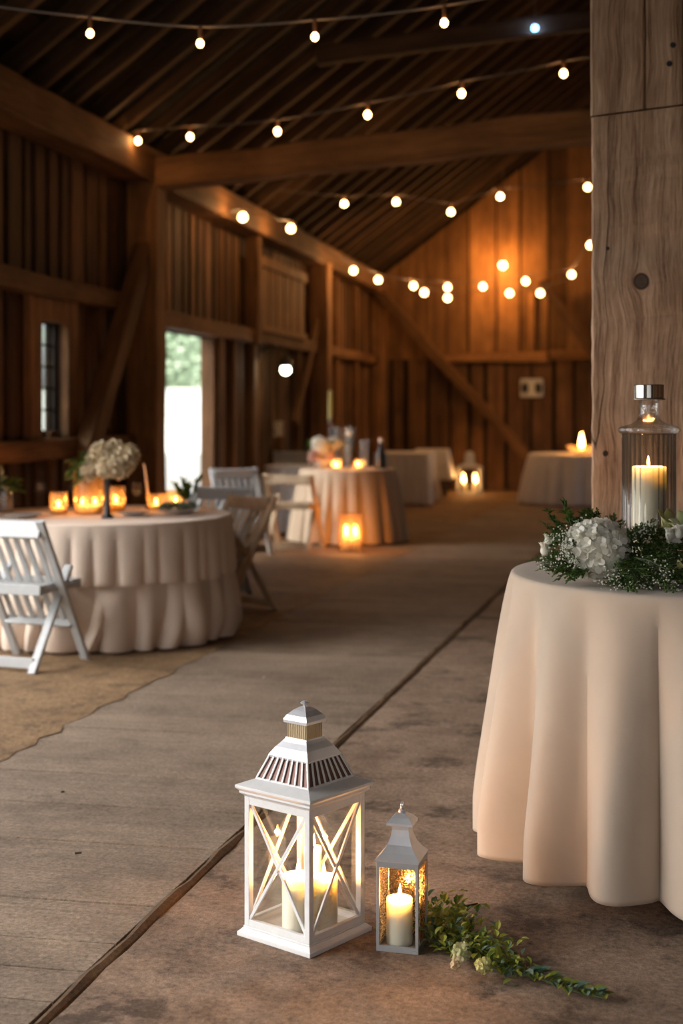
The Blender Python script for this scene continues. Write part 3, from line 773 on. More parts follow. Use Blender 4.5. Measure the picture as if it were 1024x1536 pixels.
# candles inside
LC = lambda px, d: tuple(at(px, d, .027))
candle('pillar_candle', LC(446, 3.72), .0405, .149, 'thick cream candle in the large lantern, nearer its left pane', 'candles in the large lantern', 3.4, fs=.8)
candle('pillar_candle', LC(487, 3.755), .034, .134, 'cream pillar candle in the large lantern, partly behind its front corner post', 'candles in the large lantern', 3.0, fs=.7)
candle('pillar_candle', LC(469, 3.862), .024, .178, 'slim tall candle in the large lantern, at the back behind the two thick ones', 'candles in the large lantern', 1.6, fs=.7)

# ------------------------------------------------------------------ small lantern
vl = RT * .106 - F * .03; S2 = .0555
Cs = at(603, 3.698); RZ2 = math.atan2((RT * .03 + F * .106).y, (RT * .03 + F * .106).x)
ls = empty('candle_lantern', tuple(Cs), RZ2, 'small silver lantern with speckled gold glass beside the large white one', 'lantern')
m = MB(); m.box(-S2, S2, -S2, S2, 0, .008); m.build('base', 'grey_metal', ls, bevel=.001)
for sx in (-1, 1):
    for sy in (-1, 1):
        m = MB(); x, y = sx * (S2 - .004), sy * (S2 - .004); m.box(x - .004, x + .004, y - .004, y + .004, .008, .232); m.build('corner_post', 'grey_metal', ls, bevel=.0008)
FRONT2 = 3
def side2(k, rm):
    X = lambda v: rm @ Vector(v)
    y = -S2 + .004
    m = MB(); m.bar(X((-S2 + .008, y, .012)), X((S2 - .008, y, .012)), .007, .008, X((0, -1, 0))); m.build('bottom_rail', 'grey_metal', ls)
    m = MB(); m.bar(X((-S2 + .008, y, .224)), X((S2 - .008, y, .224)), .016, .008, X((0, -1, 0))); m.build('top_rail', 'grey_metal', ls)
    m = MB(); a, b = X((-S2 + .007, y + .002, 0)), X((S2 - .007, y + .0035, 0))
    m.box(min(a.x, b.x), max(a.x, b.x), min(a.y, b.y), max(a.y, b.y), .014, .218); m.build('glass_pane', 'glass' if k == FRONT2 else 'mercury', ls)
rot4(side2)
m = MB(); frusshell(m, [(S2, .230), (S2 + .002, .236), (.044, .250), (.032, .268), (.024, .290), (.022, .305), (.0225, .318)], .002); m.build('roof', 'roof_metal', ls)
m = MB(); frusshell(m, [(.022, .314), (.034, .318), (.034, .324), (.024, .336), (.010, .345), (.001, .346)], .002); m.build('cap', 'roof_metal', ls)
m = MB(); m.lathe([(.009, .342), (.010, .352), (.006, .356), (.006, .360)], 16); n = 16
ring = [Vector((math.cos(a) * .010, 0, .364 + math.sin(a) * .007)) for a in [2 * PI * i / n for i in range(n + 1)]]
m.tube(ring, .0028, 6); m.build('carry_ring', 'roof_metal', ls, True)
candle('pillar_candle', tuple(at(599, 3.69, .008)), .034, .118, 'short cream candle inside the small speckled lantern', None, 3.2, fs=.7)

# ------------------------------------------------------------------ table cloths
def cloth(name, C, Rt, ztop, zhem, breaks, flare, amp, mat, label, group=None, sharp=.6, ns=48, per=14, shear=0.0, wig=0.0, bulge=0.0, hemw=0.0, cat='tablecloth', top=True, rrnd=.012, apow=.8):
    th = []; lob = []; idx = []
    for i, (a, b) in enumerate(zip(breaks, breaks[1:])):
        w = b - a; k = max(6, int(per * w / 18))
        for j in range(k):
            u = j / k; th.append(R(a + w * u)); lob.append(math.sin(PI * u) ** sharp * min(1.0, (w / 18) ** .5)); idx.append(i)
    n = len(th); rng = random.Random(hash(name + label) % 1000 if False else len(label) * 7 + 3)
    ra = [rng.uniform(.75, 1.15) for _ in breaks]; rz = [rng.uniform(-1, 1) for _ in breaks]; ph = [rng.uniform(0, 6) for _ in breaks]
    rings = []
    if top:
        rings += [[(0, 0, ztop)] * 0]
    vs = []; fs = []; rows = 0
    def row(pts):
        nonlocal rows
        vs.extend(pts); rows += 1
    if top:
        for q in (.25, .5, .75, .93): row([(Rt * q * math.cos(t), Rt * q * math.sin(t), ztop) for t in th])
        for q in (0.0, .3, .6, .9):
            a = q * PI / 2; row([((Rt - rrnd + rrnd * math.sin(a)) * math.cos(t), (Rt - rrnd + rrnd * math.sin(a)) * math.sin(t), ztop - rrnd + rrnd * math.cos(a)) for t in th])
    H = ztop - rrnd - zhem
    for s_ in range(1, ns + 1):
        s = s_ / ns; pts = []
        for t, l, i in zip(th, lob, idx):
            e = s ** .75
            sh = shear * math.sin(PI * s) * rz[i]
            A = amp * ra[i] * min(1, s * 1.15) ** apow
            r = Rt + flare * e + A * (l - .35) + wig * math.sin(9 * s + ph[i]) * s ** (1 + apow) * l + bulge * math.sin(PI * s ** 2.2)
            z = ztop - rrnd - H * s + (hemw * rz[i] * s)
            # folds start a little way under the table edge
            pts.append((r * math.cos(t + sh), r * math.sin(t + sh), z))
        row(pts)
    for i in range(rows - 1):
        for k in range(n):
            j = (k + 1) % n; fs.append((i*n+k, (i+1)*n+k, (i+1)*n+j, i*n+j))
    if top:
        c = len(vs); vs.append((0, 0, ztop)); fs += [(c, k, (k + 1) % n) for k in range(n)]
    m = MB(); m.add(vs, fs)
    o = m.build(name, mat, None, True, solid=.0025, loc=(C.x, C.y, 0))
    return tag(o, label, cat, group)
def round_table(C, Rt, ztop, label, hgroup=None, oak=True):
    t = empty('round_table', (C.x, C.y, 0), .4, label, 'table', hgroup)
    m = MB(); m.lathe([(.001, ztop - .03), (Rt - .02, ztop - .03), (Rt - .014, ztop - .02), (Rt - .02, ztop - .004), (.001, ztop - .004)], 48); m.build('tabletop', 'oak', t, True)
    for k in range(4):
        a = k * PI / 2 + .3; rr = Rt * .72
        m = MB(); m.bar((rr * .8 * math.cos(a), rr * .8 * math.sin(a), ztop - .03), (rr * math.cos(a), rr * math.sin(a), 0), .045, .045); m.build('leg', 'oak', t)
    return t
def brk_even(n, start, jit, seed):
    rng = random.Random(seed); b = [start + 360 * i / n + (rng.uniform(-jit, jit) if i else 0) for i in range(n)]; return b + [start + 360]
# right foreground table
CT = at(1062, 4.34); ZTT = .893
RTb = .60
phi = [-20, 0, 22, 43, 63, 84, 102, 120, 141, 160, 178, 199, 217, 238, 256, 277, 297, 318, 341]
cloth('tablecloth', CT, RTb, ZTT, .075, [191.1 + a for a in phi], .04, .13, 'linen', 'plain cream tablecloth under the flowers and glass hurricane beside the big post', None, 1.25, 60, 16, shear=.0, wig=.004)
round_table(CT, RTb - .006, ZTT - .004, 'small round table beside the big post, its foot just showing under the cream cloth')

# left table
C2 = at(154, 8.82); R2 = .80; Z2 = .735
cloth('table_underlay', C2, R2 - .05, Z2 - .006, .012, brk_even(30, 3, 3, 5), .05, .10, 'linen_blush', 'blush underlay cloth gathered on the floor below the short overlay', None, .7, 50, 14, shear=.13, wig=.02, bulge=.035, hemw=.004, apow=2.0)
cloth('tablecloth', C2, R2, Z2, .385, brk_even(40, 0, 2.2, 9), .02, .040, 'linen_blush', 'short pleated blush overlay cloth on the round table with the candles and cream flowers', None, .5, 36, 12, hemw=.006)
round_table(C2, R2 - .04, Z2 - .012, 'round table under the two blush cloths, next to the white folding chair')
# middle table
C3 = at(522, 14.8); R3 = .50; Z3 = .76
cloth('tablecloth', C3, R3, Z3, .02, brk_even(22, 4, 4, 21), .10, .075, 'linen_beige', 'beige tablecloth with long folds, behind the glass candle box on the floor', None, .8, 40, 12)
round_table(C3, R3 - .01, Z3 - .005, 'round table under the beige cloth in the middle of the barn')
# far round table by the post
C5 = at(868, 20.6); R5 = .72; Z5 = .72
cloth('tablecloth', C5, R5, Z5, .02, brk_even(20, 4, 4, 33), .10, .12, 'linen_white', 'white cloth on the round table with the glowing bowl, in front of the back wall', None, .8, 36, 12)
round_table(C5, R5 - .01, Z5 - .005, 'round table under the white cloth near the back wall')
# white clothed table between the chairs
C6 = at(445, 16.0); R6 = .36; Z6 = .74
cloth('tablecloth', C6, R6, Z6, .02, brk_even(18, 4, 4, 41), .06, .07, 'linen_white', 'bluish white cloth seen through the open chair back', None, .8, 36, 12)
round_table(C6, R6 - .01, Z6 - .005, 'round table under the bluish white cloth behind the chairs')
# far rectangular table with overhanging corner
def rect_cloth(C, rz, hx, hy, ztop, drop, mat, label):
    m = MB(); per = []
    n = 40
    for (a, b) in (((-hx, -hy), (hx, -hy)), ((hx, -hy), (hx, hy)), ((hx, hy), (-hx, hy)), ((-hx, hy), (-hx, -hy))):
        for i in range(n):
            u = i / n; per.append((a[0] + (b[0] - a[0]) * u, a[1] + (b[1] - a[1]) * u, u))
    N_ = len(per); vs = []; rows = 0
    vs += [(x * .5, y * .5, ztop) for x, y, u in per] + [(x, y, ztop) for x, y, u in per]; rows = 2
    for s_ in range(1, 25):
        s = s_ / 24
        for k, (x, y, u) in enumerate(per):
            r = math.hypot(x, y); cx, cy = x / r, y / r
            corner = max(0, 1 - min(u, 1 - u) * 5)
            off = .03 * s + .03 * s * (math.sin(k * 1.05) + .4 * math.sin(k * .47)) + .10 * s * corner
            vs.append((x + cx * off, y + cy * off, ztop - s * (drop + .10 * 0)))
        rows += 1
    fs = [(i*N_+k, (i+1)*N_+k, (i+1)*N_+(k+1) % N_, i*N_+(k+1) % N_) for i in range(rows-1) for k in range(N_)]
    fs.append(tuple(range(N_)))
    m.add(vs, fs); o = m.build('tablecloth', mat, None, True, solid=.003, loc=(C.x, C.y, 0)); o.rotation_euler = (0, 0, rz)
    return tag(o, label, 'tablecloth')
C4 = at(608, 20.6)
rect_cloth(C4, R(2), .38, .55, .74, .72, 'linen_white', 'white cloth on the long table behind the beige one')
t = empty('trestle_table', tuple(C4), R(2), 'long table under the white cloth towards the back wall', 'table')
m = MB(); m.box(-.37, .37, -.54, .54, .70, .735); m.build('tabletop', 'oak', t)
for sx in (-1, 1):
    for sy in (-1, 1): m = MB(); m.box(sx*.32-.025, sx*.32+.025, sy*.48-.025, sy*.48+.025, 0, .70); m.build('leg', 'oak', t)
C7 = at(648, 22.3)
rect_cloth(C7, R(4), .25, .38, .73, .46, 'linen_white', 'white cloth ending above the floor, on the table by the far lantern')
t = empty('trestle_table', tuple(C7), R(4), 'small table under the shorter white cloth, towards the far lantern', 'table')
m = MB(); m.box(-.24, .24, -.37, .37, .69, .725); m.build('tabletop', 'oak', t)
for sx in (-1, 1):
    for sy in (-1, 1): m = MB(); m.box(sx*.20-.02, sx*.20+.02, sy*.32-.02, sy*.32+.02, 0, .69); m.build('leg', 'iron', t)

# ------------------------------------------------------------------ folding chairs
def folding_chair(loc, rz, label, mat='white_paint', group='folding chairs', slats=True, w=.44, H=.80, fh=.30, midrail=False):
    t = empty('folding_chair', tuple(loc), rz, label, 'chair', group)
    hw = w / 2
    Lx = [(-.24, H), (.23, 0)]          # long leg: (y, z) top -> front foot
    def yl(z): return .23 - .47 * z / H
    for s in (-1, 1):
        m = MB(); m.bar((s * hw, yl(H), H), (s * hw, .23, 0), .026, .05, (1, 0, 0), .005); m.build('leg', mat, t)
        m = MB(); m.bar((s * (hw - .03), .10, .53), (s * (hw - .03), -.27, 0), .024, .048, (1, 0, 0), .005); m.build('leg', mat, t)
    m = MB(); m.bar((-hw + .012, yl(H - .05), H - .05), (hw - .012, yl(H - .05), H - .05), .10, .022, (0, 1, -.5), .004); m.build('top_rail', mat, t)
    zl = .22 if slats else .42
    m = MB(); m.bar((-hw + .012, yl(zl), zl), (hw - .012, yl(zl), zl), .05, .02, (0, 1, -.5), .003); m.build('stretcher', mat, t)
    m = MB(); m.bar((-hw + .04, -.235, .05), (hw - .04, -.235, .05), .055, .02, (0, 1, 0), .003); m.build('stretcher', mat, t)
    if slats:
        n = 6
        for i in range(n):
            x = -hw + .06 + (w - .12) * i / (n - 1)
            m = MB(); m.bar((x, yl(H - .10) + .004, H - .10), (x, yl(zl + .02) + .004, zl + .02), .034, .012, (0, 1, 0), .003); m.build('slat', mat, t)
    m = MB()
    for i in range(5):
        y0 = -.17 + i * .078; m.box(-hw + .035, hw - .035, y0, y0 + .068, .435, .45)
    m.box(-hw + .03, -hw + .055, -.17, .215, .405, .435); m.box(hw - .055, hw - .03, -.17, .215, .405, .435); m.box(-hw + .03, hw - .03, -.19, -.165, .40, .455); m.box(-hw + .03, hw - .03, .205, .23, .40, .45)
    m.build('seat', mat, t, bevel=.003)
    return t
def face(v): return math.atan2(v.y, v.x) - PI / 2
# near white chair: right rear foot seen at (50,1012), right front foot at (118,990)
fr = (RT * .157 + F * .43).normalized(); rr = Vector((fr.y, -fr.x, 0))
rf = at(50, 7.43)
folding_chair(Vector((rf.x, rf.y, 0)) - rr * .20 + fr * .27, face(fr), 'white slatted folding chair seen from behind at the round candle table')
# natural wood chair right of the table, facing the table
p = at(341, 9.75); v = (C2 - p).normalized(); vv = (v - RT * .15).normalized()
folding_chair(p, face(vv), 'natural wood folding chair side on against the pleated blush cloth', 'oak_pale', slats=True, H=.78)
p = at(318, 10.45); v = (C2 - p).normalized()
folding_chair(p, face(v), 'white folding chair behind the round candle table, in front of the doorway')
p = at(362, 13.6)
folding_chair(p, face((at(362, 15) - p) * -1 + RT * .5), 'white folding chair with thin slats, between the doorway and the open backed chair')
p = at(442, 14.0); v = (F * 1.0 + RT * .25).normalized()
folding_chair(p, face(v), 'pale wood chair with open back and no slats, in front of the beige table', 'oak_pale', slats=False, w=.46, H=.74)
p = at(443, 17.0)
folding_chair(p, face(-F + RT * .15), 'white chair behind the beige table, its back rising above the table top', H=.86)

# ------------------------------------------------------------------ table things, left table
def on(px, py, z, back=0):  # point on a horizontal surface at height z seen at py
    return at(px, dfl(z, py) + back, z)
def glass_cup(name, loc, r, h, label, cat='candle holder', group=None, mat='amber', flames=1, power=1.5, flare=1.0, candle_h=.3):
    t = empty(name, tuple(loc), 0, label, cat, group)
    m = MB(); th = .003
    m.lathe([(.001, 0), (r * .85, 0), (r * .92, .006), (r, h * .4), (r * flare, h), (r * flare - th, h), (r - th, h * .4), (r * .85 - th, .008), (.001, .008)], 32); m.build('glass', mat, t, True)
    k = flames
    if k:
        m = MB()
        for i in range(k):
            x = 0 if k == 1 else (i - (k - 1) / 2) * r * .9
            rr_ = r * (.7 if k == 1 else .38)
            m.lathe([(rr_, .009), (rr_, h * candle_h), (rr_ * .8, h * candle_h - .003), (.001, h * candle_h - .004)], 20, (x, 0, 0))
        m.build('wax', 'wax', t, True)
        for i in range(k):
            x = 0 if k == 1 else (i - (k - 1) / 2) * r * .9
            flame(t, x, 0, h * candle_h + .002, .85)
            lamp('flame_light', (x, 0, h * candle_h + .03), power / k, (1, .5, .17), .01, t)
    return t
G1 = 'glowing candle glasses on the round table'
Z = Z2 + .003
glass_cup('votive_glass', on(88, 771, Z), .055, .135, 'short amber votive between the jar of green flowers and the tall amber cylinder', group=G1, power=1.2)
glass_cup('candle_cylinder', on(133, 771, Z), .092, .262, 'tall wide amber glass cylinder with candles beside the cream bouquet', group=G1, flames=2, power=2.5, candle_h=.22)
glass_cup('votive_glass', on(174, 766, Z), .062, .155, 'amber votive glass just behind the dark thin vase', group=G1, power=1.2, flare=.85)
glass_cup('votive_glass', on(234, 764, Z), .058, .10, 'low amber votive glass beside the greenery platter', group=G1, power=1.2, flare=1.15)
glass_cup('votive_glass', on(263, 762, Z), .058, .115, 'amber glass behind the greenery platter, next to leafy sprig', group=G1, power=.8, flare=1.1)
for k, (px, py, lb) in enumerate(((60, 762, 'clear wine glass between the green flowers and the short votive'), (205, 763, 'clear wine glass between two votives beside the dark vase'), (112, 761, 'clear wine glass behind the tall amber cylinder'))):
    t = empty('wine_glass', tuple(on(px, py, Z)), 0, lb, 'glass', 'clear glasses on the round table')
    m = MB(); m.lathe([(.001, 0), (.032, 0), (.030, .003), (.004, .006), (.0035, .07), (.012, .078), (.032, .10), (.037, .13), (.031, .17), (.0295, .17), (.035, .13), (.030, .102), (.001, .082)], 24); m.build('bowl', 'glass', t, True)
def bloom(m, c, r, n=160, fs=.02, seed=1, sq=1.0):
    rng = random.Random(seed)
    for i in range(n):
        z = 1 - 2 * (i + .5) / n; a = i * 2.39996; q = math.sqrt(max(0, 1 - z * z))
        nrm = Vector((q * math.cos(a), q * math.sin(a), z)); nrm = (nrm + Vector((rng.uniform(-.15, .15), rng.uniform(-.15, .15), rng.uniform(-.15, .15)))).normalized()
        c0 = Vector(c) + Vector((nrm.x, nrm.y, nrm.z * sq)) * r * rng.uniform(.82, 1.04)
        u = nrm.orthogonal().normalized(); v = nrm.cross(u); a0 = rng.uniform(0, 1.57); base = rng.random()
        for k in range(4):
            b = a0 + k * PI / 2 + rng.uniform(-.15, .15); d = (u * math.cos(b) + v * math.sin(b) + nrm * rng.uniform(.2, 1.1)).normalized(); e = nrm.cross(d).normalized()
            s = fs * rng.uniform(.85, 1.15)
            P = [c0, c0 + d*s*.45 - e*s*.5 + nrm*s*.08, c0 + d*s*.95 - e*s*.42, c0 + d*s*1.12 + nrm*s*.06, c0 + d*s*.95 + e*s*.42, c0 + d*s*.45 + e*s*.5 + nrm*s*.08]
            m.add(P, [(0, 1, 2, 3), (0, 3, 4, 5)], min(1, max(0, base * .6 + rng.random() * .4)))
    m.ball(tuple(c), r * .74, 16, 10, .0, (1, 1, sq))
# cream bouquet in thin dark vase
b0 = on(161, 777, Z)
t = empty('flower_vase', tuple(b0), 0, 'cream flowers in a thin dark vase in the middle of the round candle table', 'vase of flowers')
m = MB(); m.lathe([(.001, 0), (.034, 0), (.036, .006), (.02, .03), (.014, .12), (.015, .22), (.024, .29), (.022, .29), (.012, .22), (.001, .2)], 24); m.build('vase', 'black', t, True)
Lr, Fr = RT, F
def off(lat, up, dep=0): return RT * lat + F * dep + Vector((0, 0, up))
fm = MB()
for i, (a, h, dd, r) in enumerate(((-.01, .345, 0, .062), (.06, .36, .03, .066), (.105, .335, .0, .058), (.03, .395, .05, .055), (.08, .30, -.03, .05), (.0, .30, -.05, .05), (.055, .31, -.05, .05), (-.07, .33, .0, .055), (-.04, .385, .01, .055), (.125, .375, .02, .05), (-.10, .285, -.02, .042))):
    m = MB(); bloom(m, off(a, h, dd), r, 60, .026, i); m.build('flower_head', 'petal_cream', t, True)
m = MB()
for i in range(60):
    a = random.uniform(-.34, -.12); h = random.uniform(.22, .37)
    m.leaf(off(a * .6, h, random.uniform(-.05, .05)), off(-.6 + random.uniform(-.4, .3), random.uniform(-.5, .4), random.uniform(-.5, .5)), (0, 0, 1), random.uniform(.05, .09), .04)
m.build('foliage', 'leaf_dark', t)
m = MB()
for i in range(6): m.tube([(0, 0, .2), tuple(off(random.uniform(-.02, .1), .33, random.uniform(-.03, .04)))], .003, 5)
m.build('flower_stems', 'stem', t)
# jar of green-white stock flowers at the frame edge
b0 = on(8, 768, Z)
t = empty('flower_jar', tuple(b0), 0, 'clear jar of pale green spiky flowers at the edge of the candle table', 'vase of flowers')
m = MB(); m.lathe([(.001, 0), (.045, 0), (.05, .01), (.05, .11), (.04, .13), (.042, .15), (.039, .15), (.037, .13), (.046, .11), (.046, .012), (.001, .008)], 28); m.build('jar', 'thick_glass', t, True)
for i in range(9):
    ln = off(random.uniform(-.14, .10), random.uniform(.20, .33), random.uniform(-.08, .08)); m = MB()
    for k in range(26):
        u = .35 + .65 * k / 26; c = ln * u; rr_ = .028 * (1.1 - u)
        m.leaf(c, Vector((random.uniform(-1, 1), random.uniform(-1, 1), random.uniform(0, 1))), (0, 0, 1), .028 + rr_ * .4, .022)
    m.build('flower_spike', 'petal_green', t)
m = MB()
for i in range(50):
    m.leaf(off(random.uniform(-.06, .09), random.uniform(.12, .2)), Vector((random.uniform(-1, 1), random.uniform(-1, 1), random.uniform(-.2, .5))), (0, 0, 1), .075, .03)
m.build('foliage', 'leaf_dark', t)
# plates with food / platter with greens
def plate(loc, r, label, group='plates on the round candle table'):
    m = MB(); m.lathe([(.001, .002), (r * .6, .002), (r * .66, .006), (r * .98, .017), (r, .019), (r * .98, .021), (r * .64, .010), (.001, .008)], 36)
    o = m.build('plate', 'ceramic', None, True, loc=tuple(loc)); return tag(o, label, 'plate', group)
plate(on(35, 776, Z), .12, 'round plate beside the clear jar of flowers')
plate(on(268, 770, Z), .13, 'round plate under the green leaves at the doorway side of the table')
plate(on(200, 772, Z), .10, 'round plate between the dark vase and the low votive')
t = empty('table_greenery', tuple(on(262, 765, Z + .022)), 0, 'loose green leaves lying on the plate beside the low votive', 'greenery')
m = MB()
for i in range(110):
    c = off(random.uniform(-.10, .13), random.uniform(0.004, .03), random.uniform(-.05, .05))
    m.leaf(c, Vector((random.uniform(-1, 1), random.uniform(-1, 1), random.uniform(-.1, .6))), (0, 0, 1), .05, .026)
m.build('leaves', 'eucalyptus', t)
t = empty('leafy_sprig', tuple(on(282, 764, Z)), 0, 'upright dark green leafy sprig against the bright doorway', 'plant')
m = MB(); m.lathe([(.001, 0), (.025, 0), (.028, .01), (.026, .06), (.024, .06), (.001, .01)], 20); m.build('cup', 'ceramic', t, True)
m = MB(); s2 = MB()
for i in range(11):
    tip = off(random.uniform(-.09, .08), random.uniform(.10, .21), random.uniform(-.05, .05)); s2.tube([(0, 0, .02), tip * .5 + Vector((0, 0, .02)), tip], .0025, 5)
    for k in range(8): m.leaf(tip * (.45 + .55 * k / 7), tip.normalized() + Vector((random.uniform(-1, 1), random.uniform(-1, 1), random.uniform(-.2, .6))), (0, 0, 1), .06, .03)
m.build('foliage', 'leaf_dark', t); s2.build('stems', 'stem', t)
# slim taper without flame
b0 = on(224, 762, Z)
t = empty('taper_candle', tuple(b0), 0, 'slim unlit taper leaning slightly behind the votives, dark against the post', 'candle')
m = MB(); m.tube([(0, 0, .03), tuple(off(-.035, .29))], [.009, .006], 10); m.build('wax', 'linen_blush', t, True)
m = MB(); m.lathe([(.001, 0), (.035, 0), (.03, .008), (.012, .015), (.011, .045), (.001, .04)], 20); m.build('holder', 'iron', t, True)

# ------------------------------------------------------------------ middle table things
Z = Z3 + .003
G2 = 'glowing votives on the beige table'
glass_cup('votive_glass', at(504, 14.45, Z), .052, .10, 'amber votive glowing orange on the beige table beside the pink flowers', group=G2, power=4)
glass_cup('votive_glass', at(537, 14.5, Z), .040, .09, 'small bright votive on the beige table beside the dark bottle', group=G2, power=3)
t = empty('taper_candle', tuple(at(495, 15.0, Z)), 0, 'tall pale taper candle standing high above the beige table', 'candle')
m = MB(); m.lathe([(.001, 0), (.06, 0), (.055, .012), (.012, .03), (.010, .25), (.02, .28), (.012, .31), (.012, .50), (.028, .52), (.026, .53), (.001, .53)], 24); m.build('candlestick', 'thick_glass', t, True)
m = MB(); m.lathe([(.024, .50), (.024, .80), (.018, .81), (.001, .812)], 20); m.build('wax', 'petal_yellow', t, True)
t = empty('flower_bowl', tuple(at(482, 14.75, Z)), 0, 'bowl of pink and white flowers on the beige table', 'vase of flowers')
m = MB(); m.lathe([(.001, 0), (.05, 0), (.10, .05), (.11, .09), (.105, .09), (.001, .02)], 28); m.build('bowl', 'ceramic', t, True)
for i, (a, h, r, mt) in enumerate(((-.07, .12, .06, 'petal_pink'), (.0, .11, .06, 'petal_pink'), (.03, .18, .06, 'petal_white'), (-.02, .24, .075, 'petal_white'), (.07, .14, .05, 'petal_pink'), (.12, .25, .055, 'petal_white'))):
    m = MB(); bloom(m, off(a, h, random.uniform(-.05, .03)), r, 50, .028, i + 20); m.build('flower_head', mt, t, True)
m = MB()
for i in range(90): m.leaf(off(random.uniform(-.14, .12), random.uniform(.06, .26), random.uniform(-.05, .05)), Vector((random.uniform(-1, 1), random.uniform(-1, 1), random.uniform(-.1, 1))), (0, 0, 1), .07, .03)
m.build('foliage', 'leaf_dark', t)
t = empty('glass_vase', tuple(at(513, 15.1, Z)), 0, 'wide pale glass vase behind the pink flowers on the beige table', 'vase')
m = MB(); m.lathe([(.001, 0), (.06, 0), (.10, .10), (.13, .30), (.15, .42), (.145, .42), (.125, .30), (.095, .10), (.001, .01)], 32); m.build('vase', 'thick_glass', t, True)
for k, (px, lb, mt, h, r) in enumerate(((523, 'clear bottle with white stopper on the beige table', 'thick_glass', .34, .035), (546, 'clear tall glass on the beige table behind the small votive', 'thick_glass', .30, .045))):
    t = empty('bottle' if k == 0 else 'tall_glass', tuple(at(px, 14.75, Z)), 0, lb, 'bottle' if k == 0 else 'glass')
    m = MB(); m.lathe([(.001, 0), (r, 0), (r, h * .6), (r * (.4 if k == 0 else 1), h * .75), (r * (.4 if k == 0 else 1.1), h), (.001, h) if k == 0 else (r * 1.05, h)], 24); m.build('body', mt, t, True)
    if k == 0: m = MB(); m.ball((0, 0, h + .025), .035, 14, 8); m.build('stopper', 'box_white', t, True)
t = empty('dark_bottle', tuple(at(571, 14.7, Z)), 0, 'dark bottle at the aisle edge of the beige table', 'bottle')
m = MB(); m.lathe([(.001, 0), (.06, 0), (.062, .02), (.062, .13), (.03, .2), (.02, .24), (.02, .29), (.001, .29)], 24); m.build('body', 'black', t, True)
m = MB(); m.lathe([(.024, .27), (.024, .31), (.001, .315)], 16); m.build('cork', 'box_white', t, True)
# floor candle box in front of the middle table
p = at(526, dfl(0, 829) + .08)
t = empty('glass_candle_box', tuple(p), YAW, 'square glass box with two glowing candles on the floor before the beige table', 'lantern')
s = .105; h = .37
m = MB(); m.box(-s, s, -s, s, 0, .012); m.build('base', 'oak', t)
for k in range(4):
    rm = Matrix.Rotation(k * PI / 2, 3, 'Z'); a = rm @ Vector((-s, -s, 0)); b = rm @ Vector((s, -s + .004, 0)); m = MB(); m.box(min(a.x, b.x), max(a.x, b.x), min(a.y, b.y), max(a.y, b.y), .012, h); m.build('glass_pane', 'amber', t)
for k, (dx, lb) in enumerate(((-.045, 'candle'), (.045, 'candle'))):
    q = Vector((p.x, p.y, .013)) + RT * dx
    candle('pillar_candle', tuple(q), .036, .14, 'lit candle in the glass box by the beige table, %s' % ('toward the chairs' if k == 0 else 'toward the aisle'), 'candles in the glass box', 5.0, fs=2.2)
# far floor lantern
p = at(704, dfl(0, 742) + .15)
t = empty('candle_lantern', tuple(p), YAW, 'pale square lantern with two candle flames on the floor near the back wall', 'lantern')
s = .19
m = MB(); m.box(-s, s, -s, s, 0, .03); m.build('base', 'white_paint', t)
for sx in (-1, 1):
    for sy in (-1, 1): m = MB(); m.box(sx*(s-.015)-.013, sx*(s-.015)+.013, sy*(s-.015)-.013, sy*(s-.015)+.013, .03, .42); m.build('corner_post', 'white_paint', t)
for k in range(4):
    rm = Matrix.Rotation(k * PI / 2, 3, 'Z'); a = rm @ Vector((-s + .02, -s + .015, 0)); b = rm @ Vector((s - .02, -s + .019, 0)); m = MB(); m.box(min(a.x, b.x), max(a.x, b.x), min(a.y, b.y), max(a.y, b.y), .03, .42); m.build('glass_pane', 'glass', t)
m = MB(); frusshell(m, [(s, .42), (s + .005, .44), (.12, .47), (.075, .49), (.07, .62), (.06, .66), (.03, .68), (.001, .69)], .006); m.build('roof', 'white_paint', t)
for dx in (-.095, .095):
    q = Vector((p.x, p.y, .031)) + RT * dx - F * .05
    candle('pillar_candle', tuple(q), .045, .15, 'lit candle in the pale lantern near the back wall, %s' % ('the one toward the white tables' if dx < 0 else 'the one toward the big post'), 'candles in the far lantern', 4.0, fs=3.2)
# glowing bowl on the far round table
t = empty('candle_bowl', tuple(at(872, 20.45, Z5 + .003)), 0, 'wide amber bowl with a tall flame on the far white table', 'candle holder')
m = MB(); m.lathe([(.001, 0), (.10, 0), (.18, .05), (.22, .12), (.215, .12), (.17, .055), (.001, .012)], 32); m.build('bowl', 'amber', t, True)
m = MB(); m.lathe([(.10, .012), (.10, .06), (.001, .055)], 20); m.build('wax', 'wax', t, True)
flame(t, 0, 0, .06, 5.0); lamp('flame_light', (0, 0, .2), 16.0, (1, .5, .18), .03, t)
# emergency light box on the back wall
p = pty(797, 582, YB - .02)
t = empty('emergency_light', (p.x, YB + .042, p.z), 0, 'small white twin headed emergency light on the back wall', 'wall light')
m = MB(); m.box(-.19, .19, -.07, 0, -.155, .155); m.build('housing', 'box_white', t, bevel=.02)
for s in (-1, 1):
    m = MB(); m.lathe([(.001, 0), (.06, 0), (.062, .02), (.05, .05), (.001, .05)], 24); o = m.build('lamp_head', 'black', t, True, loc=(s * .11, -.07, .0)); o.rotation_euler = (PI / 2, 0, 0); o.scale = (1, 1.5, 1)
